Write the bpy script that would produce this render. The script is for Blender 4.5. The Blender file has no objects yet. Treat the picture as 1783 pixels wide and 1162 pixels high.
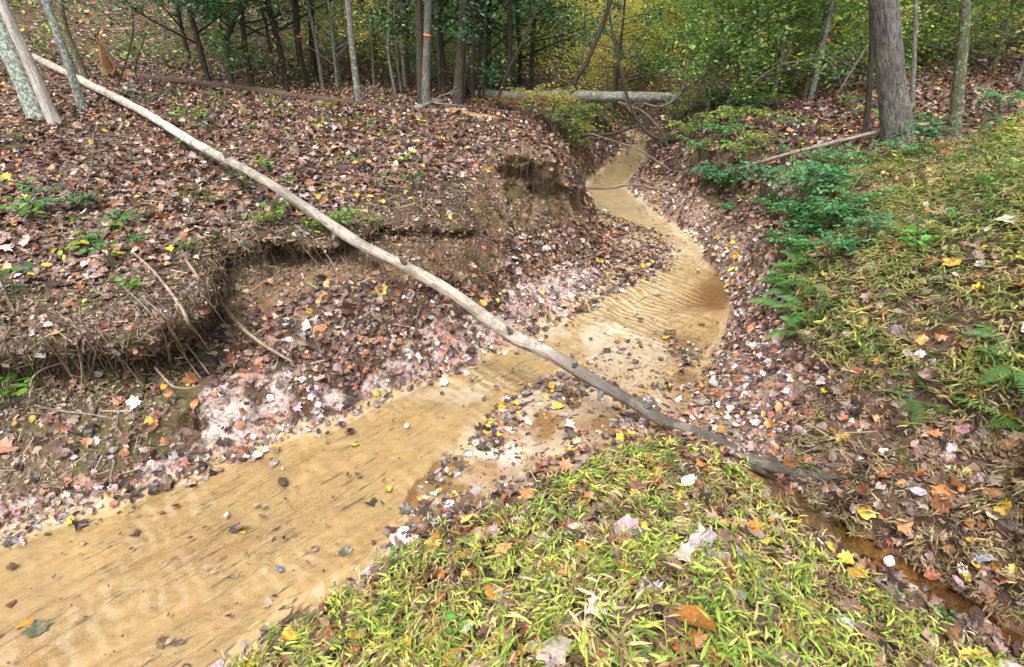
import bpy, bmesh, math, random
import numpy as np
from mathutils import Vector, Matrix
from mathutils.geometry import delaunay_2d_cdt
from mathutils.bvhtree import BVHTree

# ------------------------------------------------------------------ camera, world, sun, exposure
sc = bpy.context.scene
C = sc.collection
PW, PH, FPX = 1783.0, 1162.0, 990.0
PITCH = math.radians(28.0)
CAMZ = 2.4
cam_d = bpy.data.cameras.new('camera')
cam_d.sensor_width = 36.0
cam_d.lens = 36.0 * FPX / PW
cam_d.clip_start = 0.05
cam_d.clip_end = 400.0
cam = bpy.data.objects.new('camera', cam_d)
C.objects.link(cam)
cam.location = (0, 0, CAMZ)
cam.rotation_euler = (math.radians(90) - PITCH, 0, 0)
sc.camera = cam

w = bpy.data.worlds.new('World'); sc.world = w; w.use_nodes = True
nt = w.node_tree; nt.nodes.clear()
sky = nt.nodes.new('ShaderNodeTexSky'); sky.sky_type = 'NISHITA'; sky.sun_disc = False
SUN_EL, SUN_AZ = math.radians(62), math.radians(200)
sky.sun_elevation = SUN_EL; sky.sun_rotation = SUN_AZ
sky.air_density = 1.2; sky.dust_density = 6.0; sky.ozone_density = 1.0
bg = nt.nodes.new('ShaderNodeBackground'); bg.inputs['Strength'].default_value = 0.15
wo = nt.nodes.new('ShaderNodeOutputWorld')
hs = nt.nodes.new('ShaderNodeHueSaturation'); hs.inputs['Saturation'].default_value = 0.35   # overcast: a nearly white sky
nt.links.new(sky.outputs[0], hs.inputs['Color']); nt.links.new(hs.outputs[0], bg.inputs[0]); nt.links.new(bg.outputs[0], wo.inputs[0])
sl = bpy.data.lights.new('sun', 'SUN'); sl.energy = 1.5; sl.angle = math.radians(18); sl.color = (1.0, 0.96, 0.9)
so = bpy.data.objects.new('sun', sl); C.objects.link(so)
sd = Vector((math.sin(SUN_AZ) * math.cos(SUN_EL), math.cos(SUN_AZ) * math.cos(SUN_EL), math.sin(SUN_EL)))
so.rotation_euler = (-sd).to_track_quat('-Z', 'Y').to_euler(); so.location = sd * 30
sc.view_settings.view_transform = 'Standard'; sc.view_settings.look = 'None'
sc.view_settings.gamma = 1.0; sc.view_settings.use_curve_mapping = False
sc.view_settings.exposure = 1.2

# ------------------------------------------------------------------ small library
rng = np.random.default_rng(7)
SP, CP = math.sin(PITCH), math.cos(PITCH)

def ray(px, py):
    x = (px - PW / 2) / FPX; u = (PH / 2 - py) / FPX
    return np.array([x, CP + u * SP, u * CP - SP])

def W(px, py, z):
    d = ray(px, py); t = (z - CAMZ) / d[2]
    return np.array([d[0] * t, d[1] * t, z])

def at(px, py, Y):
    """the point that a pixel of the photograph shows at the distance Y"""
    d = ray(px, py); t = Y / d[1]
    return np.array([d[0] * t, Y, CAMZ + d[2] * t])

def project(P):
    """world points to pixels of the photograph; behind the camera gives -9999"""
    P = np.asarray(P, float); q = P - np.array([0, 0, CAMZ])
    dep = q[:, 1] * CP - q[:, 2] * SP
    up = q[:, 1] * SP + q[:, 2] * CP
    ok = dep > 0.05
    dd = np.where(ok, dep, 1)
    return np.where(ok, PW / 2 + FPX * q[:, 0] / dd, -9999), np.where(ok, PH / 2 - FPX * up / dd, -9999), dep

def prad(p, wpx):
    """radius of a round member at p that shows wpx photo pixels wide"""
    p = np.asarray(p, float); dist = np.linalg.norm(p - [0, 0, CAMZ]); dep = project(p[None])[2][0]
    return wpx / 2 * dep / FPX * (dep / dist) ** .8

def inpoly(px, py, poly):
    px = np.asarray(px); py = np.asarray(py); r = np.zeros(px.shape, bool)
    n = len(poly); j = n - 1
    for i in range(n):
        xi, yi = poly[i]; xj, yj = poly[j]
        if yi != yj:
            c = ((yi > py) != (yj > py)) & (px < (xj - xi) * (py - yi) / (yj - yi) + xi)
            r ^= c
        j = i
    return r

def _hash(ix, iy, iz, seed):
    h = (ix.astype(np.uint32) * np.uint32(374761393) + iy.astype(np.uint32) * np.uint32(668265263)
         + iz.astype(np.uint32) * np.uint32(2147483647) + np.uint32(seed * 974711 & 0xffffffff))
    h = (h ^ (h >> np.uint32(13))) * np.uint32(1274126177)
    h = h ^ (h >> np.uint32(16))
    return (h & np.uint32(0xffffff)).astype(np.float64) / 0xffffff

def vnoise(P, seed=0):
    P = np.asarray(P, float); i = np.floor(P).astype(np.int64); f = P - i; f = f * f * (3 - 2 * f)
    r = 0
    for a in (0, 1):
        for b in (0, 1):
            for c in (0, 1):
                wgt = (f[:, 0] if a else 1 - f[:, 0]) * (f[:, 1] if b else 1 - f[:, 1]) * (f[:, 2] if c else 1 - f[:, 2])
                r = r + wgt * _hash(i[:, 0] + a, i[:, 1] + b, i[:, 2] + c, seed)
    return r * 2 - 1

def fbm(P, f, octaves=4, seed=0, gain=0.5):
    P = np.asarray(P, float); r = 0; a = 1; s = 0
    for k in range(octaves):
        r = r + a * vnoise(P * f, seed + k * 17); s += a; a *= gain; f *= 2.03
    return r / s

def sm(a, b, x):
    t = np.clip((x - a) / (b - a), 0, 1); return t * t * (3 - 2 * t)

def mesh_np(name, V, F, mat=None, col=None, uv=None, smooth=False, parent=None, mats=None, midx=None):
    """V n x 3, F list of index arrays (k x 3 or k x 4)"""
    me = bpy.data.meshes.new(name)
    if not isinstance(F, (list, tuple)): F = [F]
    F = [f for f in F if len(f)]
    loops = np.concatenate([f.ravel() for f in F]).astype(np.int32)
    tot = np.concatenate([np.full(len(f), f.shape[1], np.int32) for f in F])
    st = np.concatenate([[0], np.cumsum(tot)[:-1]]).astype(np.int32)
    me.vertices.add(len(V)); me.vertices.foreach_set('co', np.asarray(V, np.float32).ravel())
    me.loops.add(len(loops)); me.loops.foreach_set('vertex_index', loops)
    me.polygons.add(len(tot)); me.polygons.foreach_set('loop_start', st); me.polygons.foreach_set('loop_total', tot)
    if midx is not None: me.polygons.foreach_set('material_index', np.asarray(midx, np.int32))
    me.polygons.foreach_set('use_smooth', np.full(len(tot), smooth, bool))
    if col is not None:
        a = me.color_attributes.new('Col', 'FLOAT_COLOR', 'POINT')
        c = np.ones((len(V), 4), np.float32); c[:, :col.shape[1]] = col; a.data.foreach_set('color', c.ravel())
    if uv is not None:
        u = me.uv_layers.new(name='UVMap'); u.data.foreach_set('uv', np.asarray(uv, np.float32)[loops].ravel())
    me.update(calc_edges=True); me.validate()
    if mats:
        for m in mats: me.materials.append(m)
    elif mat: me.materials.append(mat)
    o = bpy.data.objects.new(name, me); C.objects.link(o)
    if parent: o.parent = parent
    return o

def tag(o, label=None, cat=None, group=None, kind=None):
    if label: o['label'] = label
    if cat: o['category'] = cat
    if group: o['group'] = group
    if kind: o['kind'] = kind
    return o

def empty(name, loc, label=None, cat=None, group=None):
    o = bpy.data.objects.new(name, None); C.objects.link(o); o.location = Vector(loc); o.empty_display_size = 0.1
    return tag(o, label, cat, group)

# ------------------------------------------------------------------ materials
def newmat(name):
    m = bpy.data.materials.new(name); m.use_nodes = True; nt = m.node_tree; nt.nodes.clear()
    out = nt.nodes.new('ShaderNodeOutputMaterial'); return m, nt, out

def nd(nt, typ, **kw):
    n = nt.nodes.new(typ)
    for k, v in kw.items():
        if k in n.inputs.keys(): n.inputs[k].default_value = v
        else: setattr(n, k, v)
    return n

def mixc(nt, fac, a, b, blend='MIX'):
    n = nt.nodes.new('ShaderNodeMix'); n.data_type = 'RGBA'; n.blend_type = blend
    for idx, v in ((0, fac), (6, a), (7, b)):
        if isinstance(v, bpy.types.NodeSocket): nt.links.new(v, n.inputs[idx])
        elif idx == 0: n.inputs[0].default_value = v
        else: n.inputs[idx].default_value = (*v, 1)
    return n.outputs[2]

def ramp(nt, src, stops):
    r = nt.nodes.new('ShaderNodeValToRGB'); e = r.color_ramp.elements
    while len(e) < len(stops): e.new(0.5)
    for k, (p, c) in enumerate(stops):
        e[k].position = p; e[k].color = (*c, 1) if not isinstance(c, float) else (c, c, c, 1)
    nt.links.new(src, r.inputs[0]); return r.outputs[0]

def noise(nt, coord, scale, detail=4, rough=0.6, mapping=None):
    if mapping:
        mp = nt.nodes.new('ShaderNodeMapping'); mp.inputs['Scale'].default_value = mapping
        nt.links.new(coord, mp.inputs[0]); coord = mp.outputs[0]
    n = nt.nodes.new('ShaderNodeTexNoise'); n.inputs['Scale'].default_value = scale
    n.inputs['Detail'].default_value = detail; n.inputs['Roughness'].default_value = rough
    nt.links.new(coord, n.inputs['Vector']); return n.outputs['Fac']

def bump(nt, h, strength, dist):
    b = nt.nodes.new('ShaderNodeBump'); b.inputs['Strength'].default_value = strength; b.inputs['Distance'].default_value = dist
    nt.links.new(h, b.inputs['Height']); return b.outputs[0]

def leaf_mat(name, transl=0.0, rough=0.5, spec=0.4, vein=True):
    m, nt, out = newmat(name)
    vc = nd(nt, 'ShaderNodeVertexColor', layer_name='Col')
    tc = nd(nt, 'ShaderNodeTexCoord')
    n1 = noise(nt, tc.outputs['Object'], 60, 3)
    f = ramp(nt, n1, [(0.3, 0.62), (0.7, 1.3)])
    c = mixc(nt, 1.0, vc.outputs[0], f, 'MULTIPLY')
    p = nd(nt, 'ShaderNodeBsdfPrincipled', Roughness=rough); p.inputs['Specular IOR Level'].default_value = spec
    nt.links.new(c, p.inputs['Base Color']); nt.links.new(bump(nt, n1, 0.4, 0.01), p.inputs['Normal'])
    if transl > 0:
        t = nd(nt, 'ShaderNodeBsdfTranslucent'); nt.links.new(c, t.inputs[0])
        mx = nd(nt, 'ShaderNodeMixShader'); mx.inputs[0].default_value = transl
        nt.links.new(p.outputs[0], mx.inputs[1]); nt.links.new(t.outputs[0], mx.inputs[2]); nt.links.new(mx.outputs[0], out.inputs[0])
    else: nt.links.new(p.outputs[0], out.inputs[0])
    return m

M = {}
M['litter'] = leaf_mat('dead_leaf', 0.08, 0.42, 0.5)
M['green'] = leaf_mat('green_leaf', 0.45, 0.45, 0.4)

def ground_mat():
    m, nt, out = newmat('earth')
    vc = nd(nt, 'ShaderNodeVertexColor', layer_name='Col'); tc = nd(nt, 'ShaderNodeTexCoord'); O = tc.outputs['Object']
    n1 = noise(nt, O, 9, 8, 0.7); n2 = noise(nt, O, 55, 6, 0.7); n3 = noise(nt, O, 220, 3, 0.6)
    c = mixc(nt, 1.0, vc.outputs[0], ramp(nt, n1, [(0.3, 0.55), (0.7, 1.35)]), 'MULTIPLY')
    c = mixc(nt, 1.0, c, ramp(nt, n2, [(0.32, 0.5), (0.68, 1.45)]), 'MULTIPLY')
    c = mixc(nt, 0.6, c, ramp(nt, n3, [(0.35, 0.6), (0.65, 1.35)]), 'MULTIPLY')
    p = nd(nt, 'ShaderNodeBsdfPrincipled', Roughness=0.85); p.inputs['Specular IOR Level'].default_value = 0.25
    nt.links.new(c, p.inputs['Base Color'])
    ad = nd(nt, 'ShaderNodeMath', operation='ADD'); nt.links.new(n2, ad.inputs[0]); nt.links.new(n1, ad.inputs[1])
    nt.links.new(bump(nt, ad.outputs[0], 0.8, 0.03), p.inputs['Normal'])
    nt.links.new(p.outputs[0], out.inputs[0]); return m
M['ground'] = ground_mat()

def bark_mat(name, dark, light, lichen=None, lam=0.0, vs=3.0, rough=0.85, bmp=0.8, stain=None):
    m, nt, out = newmat(name)
    tc = nd(nt, 'ShaderNodeTexCoord'); U = tc.outputs['UV']; O = tc.outputs['Object']
    n1 = noise(nt, U, 14, 8, 0.65, (4.0, vs * 0.35, 1)); n2 = noise(nt, O, 5, 6, 0.65); n3 = noise(nt, U, 60, 4, 0.6, (2.5, 0.5, 1))
    c = ramp(nt, n1, [(0.36, dark), (0.62, light)])
    c = mixc(nt, 0.8, c, ramp(nt, n3, [(0.3, 0.55), (0.7, 1.3)]), 'MULTIPLY')
    c = mixc(nt, 0.6, c, ramp(nt, n2, [(0.3, 0.5), (0.7, 1.4)]), 'MULTIPLY')
    if stain: c = mixc(nt, ramp(nt, noise(nt, O, 1.7, 5, 0.6), [(0.45, 0.0), (0.6, 1.0)]), c, stain)
    if lichen: c = mixc(nt, ramp(nt, noise(nt, O, 22, 5, 0.7), [(0.62 - lam, 0.0), (0.68 - lam, 1.0)]), c, lichen)
    p = nd(nt, 'ShaderNodeBsdfPrincipled', Roughness=rough); p.inputs['Specular IOR Level'].default_value = 0.3
    nt.links.new(c, p.inputs['Base Color'])
    ad = nd(nt, 'ShaderNodeMath', operation='ADD'); nt.links.new(n1, ad.inputs[0]); nt.links.new(n3, ad.inputs[1])
    nt.links.new(bump(nt, ad.outputs[0], bmp, 0.02), p.inputs['Normal'])
    nt.links.new(p.outputs[0], out.inputs[0]); return m

# ------------------------------------------------------------------ terrain: surveyed points, then a smooth fine mesh
WL_L = [(-900,1300),(-500,1130),(-250,1040),(0,948),(100,912),(200,880),(330,830),(480,768),(600,733),(700,683),(800,640),(870,611),(950,577),(1010,545),(1080,503),(1150,468),(1170,441),(1145,408),(1090,386),(1040,370),(1018,342),(1010,322),(1036,302),(1062,281),(1085,263),(1108,250)]
WL_R = [(340,1250),(420,1162),(480,1100),(590,1035),(690,960),(770,905),(850,865),(960,800),(1080,768),(1165,745),(1215,690),(1232,640),(1262,585),(1274,540),(1268,500),(1232,442),(1192,402),(1150,374),(1106,342),(1088,322),(1112,300),(1126,272),(1136,252)]
cps = []
def cp(z, pts):
    for a in pts: cps.append(W(a[0], a[1], z if z is not None else a[2]))
cp(0.0, WL_L); cp(0.02, WL_R)
cp(None, [(-300,1160,-.03),(0,1060,-.03),(200,1010,-.03),(350,930,-.03),(500,890,-.03),(620,830,-.03),(720,760,-.03),(840,690,-.03),(930,640,-.03),(1010,600,-.03),(1090,550,-.04),(1170,500,-.05),(1200,460,-.04),(1175,420,-.03),(1120,372,-.03),(1062,345,-.1),(1090,360,-.1),(1150,395,-.08),(1040,325,-.1),(1060,308,-.12),(1085,292,-.13),(1105,275,-.14),(1122,258,-.14),
  (1240,530,-.12),(1250,500,-.1),(1215,600,-.05),(1195,660,-.04),(300,1162,-.02),(100,1162,-.03),(500,1000,-.02),(650,930,-.015),
  (740,850,.005),(820,800,.015),(800,740,.0),(900,720,.02),(960,680,.025),(1050,630,.025),(1120,590,.01),(1150,640,.02),(1100,690,.03),(1000,740,.035),(900,790,.03),(1150,700,.0),(1050,720,.0)])
# left bank: talus, foot of the cut, lip, shelf, plateau
cp(None, [(-500,980,.12),(-200,920,.12),(0,860,.15),(100,835,.17),(200,800,.2),(350,735,.22),(500,685,.24),(600,645,.26),(700,605,.28),(800,560,.28),(880,515,.26),(960,470,.2),(1040,430,.1),(1090,440,.04),
  (-600,860,.3),(-250,790,.34),(0,745,.38),(100,728,.4),(200,703,.42),(300,677,.45),(350,640,.5),(378,560,.62),(405,500,.75),(480,468,.83),(600,454,.84),(700,450,.76),(800,447,.6),(860,443,.42),(920,412,.38),(980,392,.3),(1015,398,.14),
  (600,540,.55),(720,520,.52),(500,560,.55),(450,620,.45),(850,480,.4),
  (-600,670,.84),(-250,600,.86),(0,568,.84),(100,572,.83),(200,562,.84),(300,528,.89),(345,490,.95),(385,440,1.02),(450,400,1.06),(560,405,1.03),(700,418,.93),(800,425,.76),(850,415,.62),
  (-300,500,1.0),(0,490,.95),(150,490,.95),(280,450,1.02),(380,385,1.13),(480,345,1.15),(600,345,1.12),(700,345,1.05),(790,350,.95),(840,350,.85),
  (0,400,1.1),(200,380,1.12),(0,300,1.2),(200,290,1.22),(400,290,1.23),(600,280,1.22),(730,280,1.2),(820,262,1.25),(0,220,1.3),(250,220,1.28),(450,220,1.27),(650,222,1.27),(800,225,1.29),(880,238,1.31),(950,246,1.26),
  (875,256,1.28),(905,258,1.27),(945,268,1.2),(885,400,.52),(925,385,.48),(960,370,.45),(1000,300,.92),(1012,345,.5),(1024,388,.06)])
for p in [(0.2,8.6,1.3),(0.75,8.2,1.0),(0.55,9.6,1.2),(0.9,10.4,.95),(0.9,11.6,1.15),(1.3,12.0,.85),(1.9,14.0,.8),(1.3,14.0,1.15),(-3,10,1.32),(-2,14,1.4),(0.3,16,1.4),(-1,20,1.7),
          (-7.2,8.6,1.36),(-6,10.5,1.45),(-10,8,1.6),(-8,12,1.75),(-11,13,2.3),(-12,18,3.6),(-7,18,2.5),(-16,22,5.5),(-22,16,5.5),(-14,10,2.6),(-18,6,2.4),(-9,4,1.4),(-9,0,1.2),(-5,1.6,.9),(-4.6,.6,.6),
          (-4.5,24,2.5),(-9,28,4.8),(-18,32,9),(-28,25,10),(0,30,1.7),(8,30,1.9),(-6,44,6),(-30,50,16),(5,48,1.6),(-50,30,16),(-50,60,22),(-30,0,5),(-50,0,8),(0,64,1.2),(14,64,1.5),(26,64,5),(40,64,8),(60,60,14),(40,30,8),(60,10,12),(60,-20,10),(0,-60,4),(60,-60,8),(-60,-60,4),(-60,64,24),
          (2.3,16,0),(3.2,16,0),(2.75,16,-.05),(2.6,20,0),(3.5,20,0),(3.4,25,.3),(1.6,17,1.2),(4.2,16,1.0),(1.8,20,1.4),(4.6,20,1.4),
          (0.2,0.3,.85),(0,-1,.9),(.8,.3,.8),(-1.2,.4,.35),(-1.8,0.2,.02),(-1.7,-1.5,.02),(-3.2,-1.5,-.03),(-4.4,-1.5,.1),(-4.9,-2,.8),(-2,-6,0),(-4,-6,0),(-6,-6,1),(0,-6,1),(2,-1,.8),(3,-4,1),(6,-6,1.5),(-12,-8,1.2)]:
    cps.append(np.array(p, float))
# foreground mound, side ditch, right bank
cp(None, [(520,1162,.12),(620,1090,.14),(760,990,.14),(880,900,.12),(1000,835,.12),(1120,782,.12),(1175,775,.12),(1250,805,.14),
  (700,1162,.36),(850,1060,.36),(960,950,.36),(1080,870,.3),(1180,830,.25),(1000,1162,.72),(1000,1050,.6),(1120,960,.52),(1230,900,.34),(1300,1000,.5),(1250,1162,.74),(1350,1080,.55),(1450,1080,.36),(1550,1162,.36),
  (1300,848,.13),(1375,940,.13),(1470,1020,.13),(1590,1100,.13),(1710,1180,.13),(1850,1260,.13),
  (1345,855,-.03),(1420,910,-.04),(1510,970,-.04),(1640,1055,-.04),(1783,1142,-.04),(1950,1240,-.04),(1380,885,-.03),(1465,940,-.04),(1575,1012,-.04),(1710,1098,-.04),
  (1395,858,.13),(1485,912,.15),(1590,970,.17),(1705,1035,.18),(1815,1082,.18),(2000,1180,.2),
  (1500,880,.24),(1620,960,.26),(1760,1030,.3),(1900,1030,.4),(1240,740,.05),(1300,775,.08),(1300,700,.13),(1400,775,.18),(1400,690,.26),(1520,790,.3),(1650,860,.36),(1783,900,.46),(2000,950,.6),
  (1290,600,.16),(1320,540,.2),(1310,480,.2),(1270,430,.15),(1360,600,.34),(1372,520,.42),(1370,450,.55),(1330,410,.45),
  (1425,600,.5),(1420,485,.65),(1402,425,.76),(1500,700,.42),(1580,690,.5),(1700,740,.55),(1783,760,.6),
  (1500,600,.62),(1620,620,.74),(1783,650,.86),(2000,700,1.1),(1500,520,.82),(1650,530,.95),(1783,560,1.02),(1480,440,.92),(1650,430,1.14),(1783,430,1.24),(1960,430,1.4),
  (1390,350,.98),(1500,335,1.13),(1650,320,1.28),(1783,300,1.42),(1980,280,1.7),(1440,280,1.15),(1570,245,1.38),(1665,238,1.44),(1783,205,1.6),
  (1240,360,.3),(1300,375,.62),(1190,345,.2),(1250,320,.6),(1320,320,.92),(1150,312,.2),(1190,290,.5),(1250,270,.95),(1340,260,1.08),(1200,240,.9),(1170,262,.5),(1260,215,1.18),(1360,200,1.25),(1470,205,1.3),(1520,190,1.38)])
for p in [(3.6,13,1.1),(5,12,1.25),(6,15,1.4),(8,12,1.7),(9,17,1.9),(14,14,2.8),(12,22,2.6),(5,24,2.0),(20,20,5.0),(14,34,3.2),(8,8,1.9),(12,6,2.4),(6,3,1.7),(10,0,2.2),(4,0,1.0),(20,6,4)]:
    cps.append(np.array(p, float))
cps = np.array(cps)
# thin out near-coincident survey points
keep = []
for i, p in enumerate(cps):
    if all((p[0]-cps[k][0])**2 + (p[1]-cps[k][1])**2 > 0.0009 for k in keep): keep.append(i)
cps = cps[keep]
res = delaunay_2d_cdt([Vector((p[0], p[1])) for p in cps], [], [], 0, 1e-5)
tv, tf, orig = res[0], res[2], res[3]
tin = [Vector((v.x, v.y, cps[orig[i][0]][2] if orig[i] else 0)) for i, v in enumerate(tv)]
bvh_tin = BVHTree.FromPolygons(tin, tf)
def tin_h(x, y):
    h = bvh_tin.ray_cast(Vector((x, y, 60)), Vector((0, 0, -1)))
    return h[0].z if h[0] else 3.0

ang = np.radians(np.concatenate([np.arange(-180, -62, 4), np.arange(-62, 62, 0.28), np.arange(62, 180, 4)]))
rr = np.exp(np.concatenate([np.linspace(math.log(0.25), math.log(1.3), 16)[:-1], np.linspace(math.log(1.3), math.log(16), 250)[:-1], np.linspace(math.log(16), math.log(62), 60)]))
NA, NR = len(ang), len(rr)
A, R = np.meshgrid(ang, rr, indexing='ij')
X, Y = np.sin(A) * R, np.cos(A) * R
Z = np.array([tin_h(float(x), float(y)) for x, y in zip(X.ravel(), Y.ravel())]).reshape(X.shape)
for it in range(5):
    Zp = np.pad(Z, ((1, 1), (1, 1)), 'edge'); Zp[0] = Zp[-2]; Zp[-1] = Zp[1]
    Z = 0.4 * Z + 0.15 * (Zp[2:, 1:-1] + Zp[:-2, 1:-1] + Zp[1:-1, 2:] + Zp[1:-1, :-2])

# undercut: the turf lip is pushed out over the stream, the soil under it hollowed back
def polyline_w(pts): return np.array([W(*p) for p in pts])
LIP = polyline_w([(-400,625,.84),(-200,598,.85),(0,568,.84),(100,572,.83),(200,562,.84),(300,528,.89),(345,490,.95),(385,440,1.02),(450,400,1.06),(560,405,1.03),(700,418,.93),(800,425,.76),(850,415,.62)])
FOOT = polyline_w([(-400,820,.34),(-200,780,.35),(0,745,.38),(100,728,.4),(200,703,.42),(300,677,.45),(350,640,.5),(378,560,.62),(405,500,.75),(480,468,.83),(600,454,.84),(700,450,.76),(800,447,.6)])
AMP = [(.13,.4),(.13,.42),(.13,.44),(.14,.44),(.15,.44),(.14,.5),(.12,.6),(.13,.6),(.15,.46),(.16,.42),(.17,.38),(.14,.26),(.02,.02)]
V = np.stack([X.ravel(), Y.ravel(), Z.ravel()], 1)
idx = np.arange(NA * NR).reshape(NA, NR)
Q = np.stack([idx[:-1, :-1], idx[1:, :-1], idx[1:, 1:], idx[:-1, 1:]], -1).reshape(-1, 4)
Q = np.concatenate([Q, np.stack([idx[-1, :-1], idx[0, :-1], idx[0, 1:], idx[-1, 1:]], -1)])
V = np.concatenate([V, [[0, 0, tin_h(0, 0)]]])
T0 = np.stack([idx[:, 0], np.full(NA, NA * NR), np.roll(idx[:, 0], -1)], -1)
bm = bmesh.new()
bv = [bm.verts.new(p) for p in V]
for q in Q: bm.faces.new([bv[k] for k in q[::-1]])
for q in T0: bm.faces.new([bv[k] for k in q])
for it in range(2):   # finer rows where the ground is steep
    es = [e for e in bm.edges if e.calc_length() > 0.045 and e.verts[0].co.y > 1 and abs(e.verts[0].co.z - e.verts[1].co.z) > 0.03 and (e.verts[0].co.xy.length < 9)]
    bmesh.ops.subdivide_edges(bm, edges=es, cuts=2 if it == 0 else 1, use_grid_fill=True)
bmesh.ops.triangulate(bm, faces=bm.faces)
bm.verts.index_update()
V = np.array([v.co[:] for v in bm.verts]); F = np.array([[v.index for v in f.verts] for f in bm.faces], np.int64)
bm.free()
def undercut(V, LIP, FOOT, AMP, width):
    seg = LIP; best = np.full(len(V), 9e9); par = np.zeros(len(V)); dirn = np.zeros((len(V), 2))
    for i in range(len(seg) - 1):
        a, b = seg[i, :2], seg[i+1, :2]; d = b - a; L = np.hypot(*d)
        t = np.clip(((V[:, :2] - a) @ d) / (L * L), 0, 1); q = a + t[:, None] * d
        dist = np.hypot(V[:, 0] - q[:, 0], V[:, 1] - q[:, 1])
        m = dist < best; best[m] = dist[m]; par[m] = i + t[m]; dirn[m] = np.array([d[1], -d[0]]) / L
    zl = np.interp(par, np.arange(len(LIP)), LIP[:, 2]); zf = np.interp(par, np.arange(len(FOOT)), FOOT[:, 2])
    a_out = np.interp(par, np.arange(len(AMP)), [a[0] for a in AMP]); a_in = np.interp(par, np.arange(len(AMP)), [a[1] for a in AMP])
    f = (V[:, 2] - zf) / np.maximum(zl - zf, .12)
    near = np.exp(-(best / width) ** 2) * (par > 0.01) * (par < len(LIP) - 1.01)
    wob = 1 + 0.7 * fbm(V, 2.2, 3, 5)
    prof = np.interp(f, [-.25, 0.0, 0.35, 0.62, 0.74, 0.9, 1.2, 1.8], [0, -.45, -1, -.6, .55, 1, .8, 0])
    off = np.where(prof > 0, prof * a_out, prof * a_in) * near * wob
    off = off + near * (prof > .05) * (.09 * fbm(V, 4.5, 4, 6) + .03 * fbm(V, 16, 3, 7))
    V[:, 0] += dirn[:, 0] * off; V[:, 1] += dirn[:, 1] * off
    V[:, 2] += near * (prof > .05) * .07 * fbm(V, 6, 4, 9)
undercut(V, LIP, FOOT, AMP, .45)
LIP2 = polyline_w([(822,262,1.26),(850,252,1.28),(880,248,1.3),(915,252,1.28),(950,262,1.22),(985,290,1.0),(1010,335,.6)])
FOOT2 = polyline_w([(822,330,.9),(850,380,.6),(885,400,.5),(925,388,.46),(960,372,.42),(990,360,.35),(1015,385,.15)])
undercut(V, LIP2, FOOT2, [(.0,.0),(.10,.2),(.16,.34),(.18,.38),(.16,.32),(.08,.18),(0,0)], .6)
# relief
def normals(V, F):
    n = np.cross(V[F[:, 1]] - V[F[:, 0]], V[F[:, 2]] - V[F[:, 0]])
    vn = np.zeros_like(V)
    for k in range(3): np.add.at(vn, F[:, k], n)
    return vn / np.maximum(np.linalg.norm(vn, axis=1, keepdims=True), 1e-9), n
vn, _ = normals(V, F)
if vn[:, 2].mean() < 0: F = F[:, ::-1]; vn = -vn
steep = 1 - np.clip(vn[:, 2], 0, 1)
above = sm(0.02, 0.16, V[:, 2])
rdist = np.hypot(V[:, 0], V[:, 1])
amp = above * (0.05 + 0.15 * sm(.3, .8, steep))
d = amp * fbm(V, 2.3, 6, 3, .55) + above * sm(.25, .7, steep) * 0.05 * (np.abs(fbm(V * [1, 1, .45], 9, 4, 31)) * -2 + .5)
d += above * sm(10, 30, rdist) * 0.5 * fbm(V, .25, 3, 8)
V = V + vn * d[:, None]
low = 1 - above
V[:, 2] += low * (0.010 * fbm(V, 3.0, 4, 12) + 0.004 * fbm(V, 14, 3, 13))
DW = np.array([W(a, b, 0.05)[:2] for a, b in [(1322,838),(1352,862),(1400,898),(1450,932),(1510,968),(1600,1025),(1690,1082),(1783,1140),(1950,1245),(2100,1330)]])
dD = np.full(len(V), 9e9)
for i in range(len(DW) - 1):
    a, b = DW[i], DW[i+1]; e = b - a; t = np.clip(((V[:, :2] - a) @ e) / (e @ e), 0, 1); dD = np.minimum(dD, np.hypot(*(V[:, :2] - a - t[:, None] * e).T))
dDn = dD + .02 * fbm(V, 7, 3, 90)
kd = sm(.075, .15, dDn)
V[:, 2] = np.where(dD < .3, V[:, 2] * kd + (1 - kd) * (.0 + .012 * fbm(V, 9, 3, 91)), V[:, 2])
rp_m = np.zeros(len(V))
vn, fn = normals(V, F)
fa = np.linalg.norm(fn, axis=1) * 0.5
bvh = BVHTree.FromPolygons([Vector(p) for p in V], F.tolist())
def hit(px, py):
    d = Vector(ray(px, py)).normalized(); h = bvh.ray_cast(Vector((0, 0, CAMZ)), d)
    return np.array(h[0]) if h[0] else None
def ground_z(x, y):
    h = bvh.ray_cast(Vector((x, y, 60)), Vector((0, 0, -1))); return h[0].z if h[0] else 0.
PX, PY, DEP = project(V)

# regions traced on the photograph, carried by the surface points they show
P_CHAN = WL_L + WL_R[::-1]
P_CLAY = [(-50,905),(0,885),(120,860),(230,835),(330,790),(400,650),(520,635),(600,690),(700,610),(760,545),(850,560),(900,505),(960,460),(1030,470),(1060,500),(1000,555),(870,618),(700,690),(600,740),(400,805),(200,890),(0,955),(-50,960)]
P_BARE = [(-300,760),(0,680),(200,690),(330,640),(380,655),(400,700),(330,770),(230,830),(100,850),(0,880),(-300,960)]
P_CUT = [(380,520),(470,425),(600,425),(700,425),(860,430),(900,470),(820,480),(700,490),(560,490),(430,560),(400,600)]
P_FACE = [(-300,590),(0,510),(200,485),(330,425),(430,365),(520,385),(700,330),(850,300),(860,440),(700,455),(480,475),(400,530),(350,650),(200,705),(0,745),(-300,800)]
P_NOSE = [(850,250),(905,243),(950,262),(1000,330),(1024,390),(960,390),(900,400),(860,420),(830,400),(820,330)]
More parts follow.
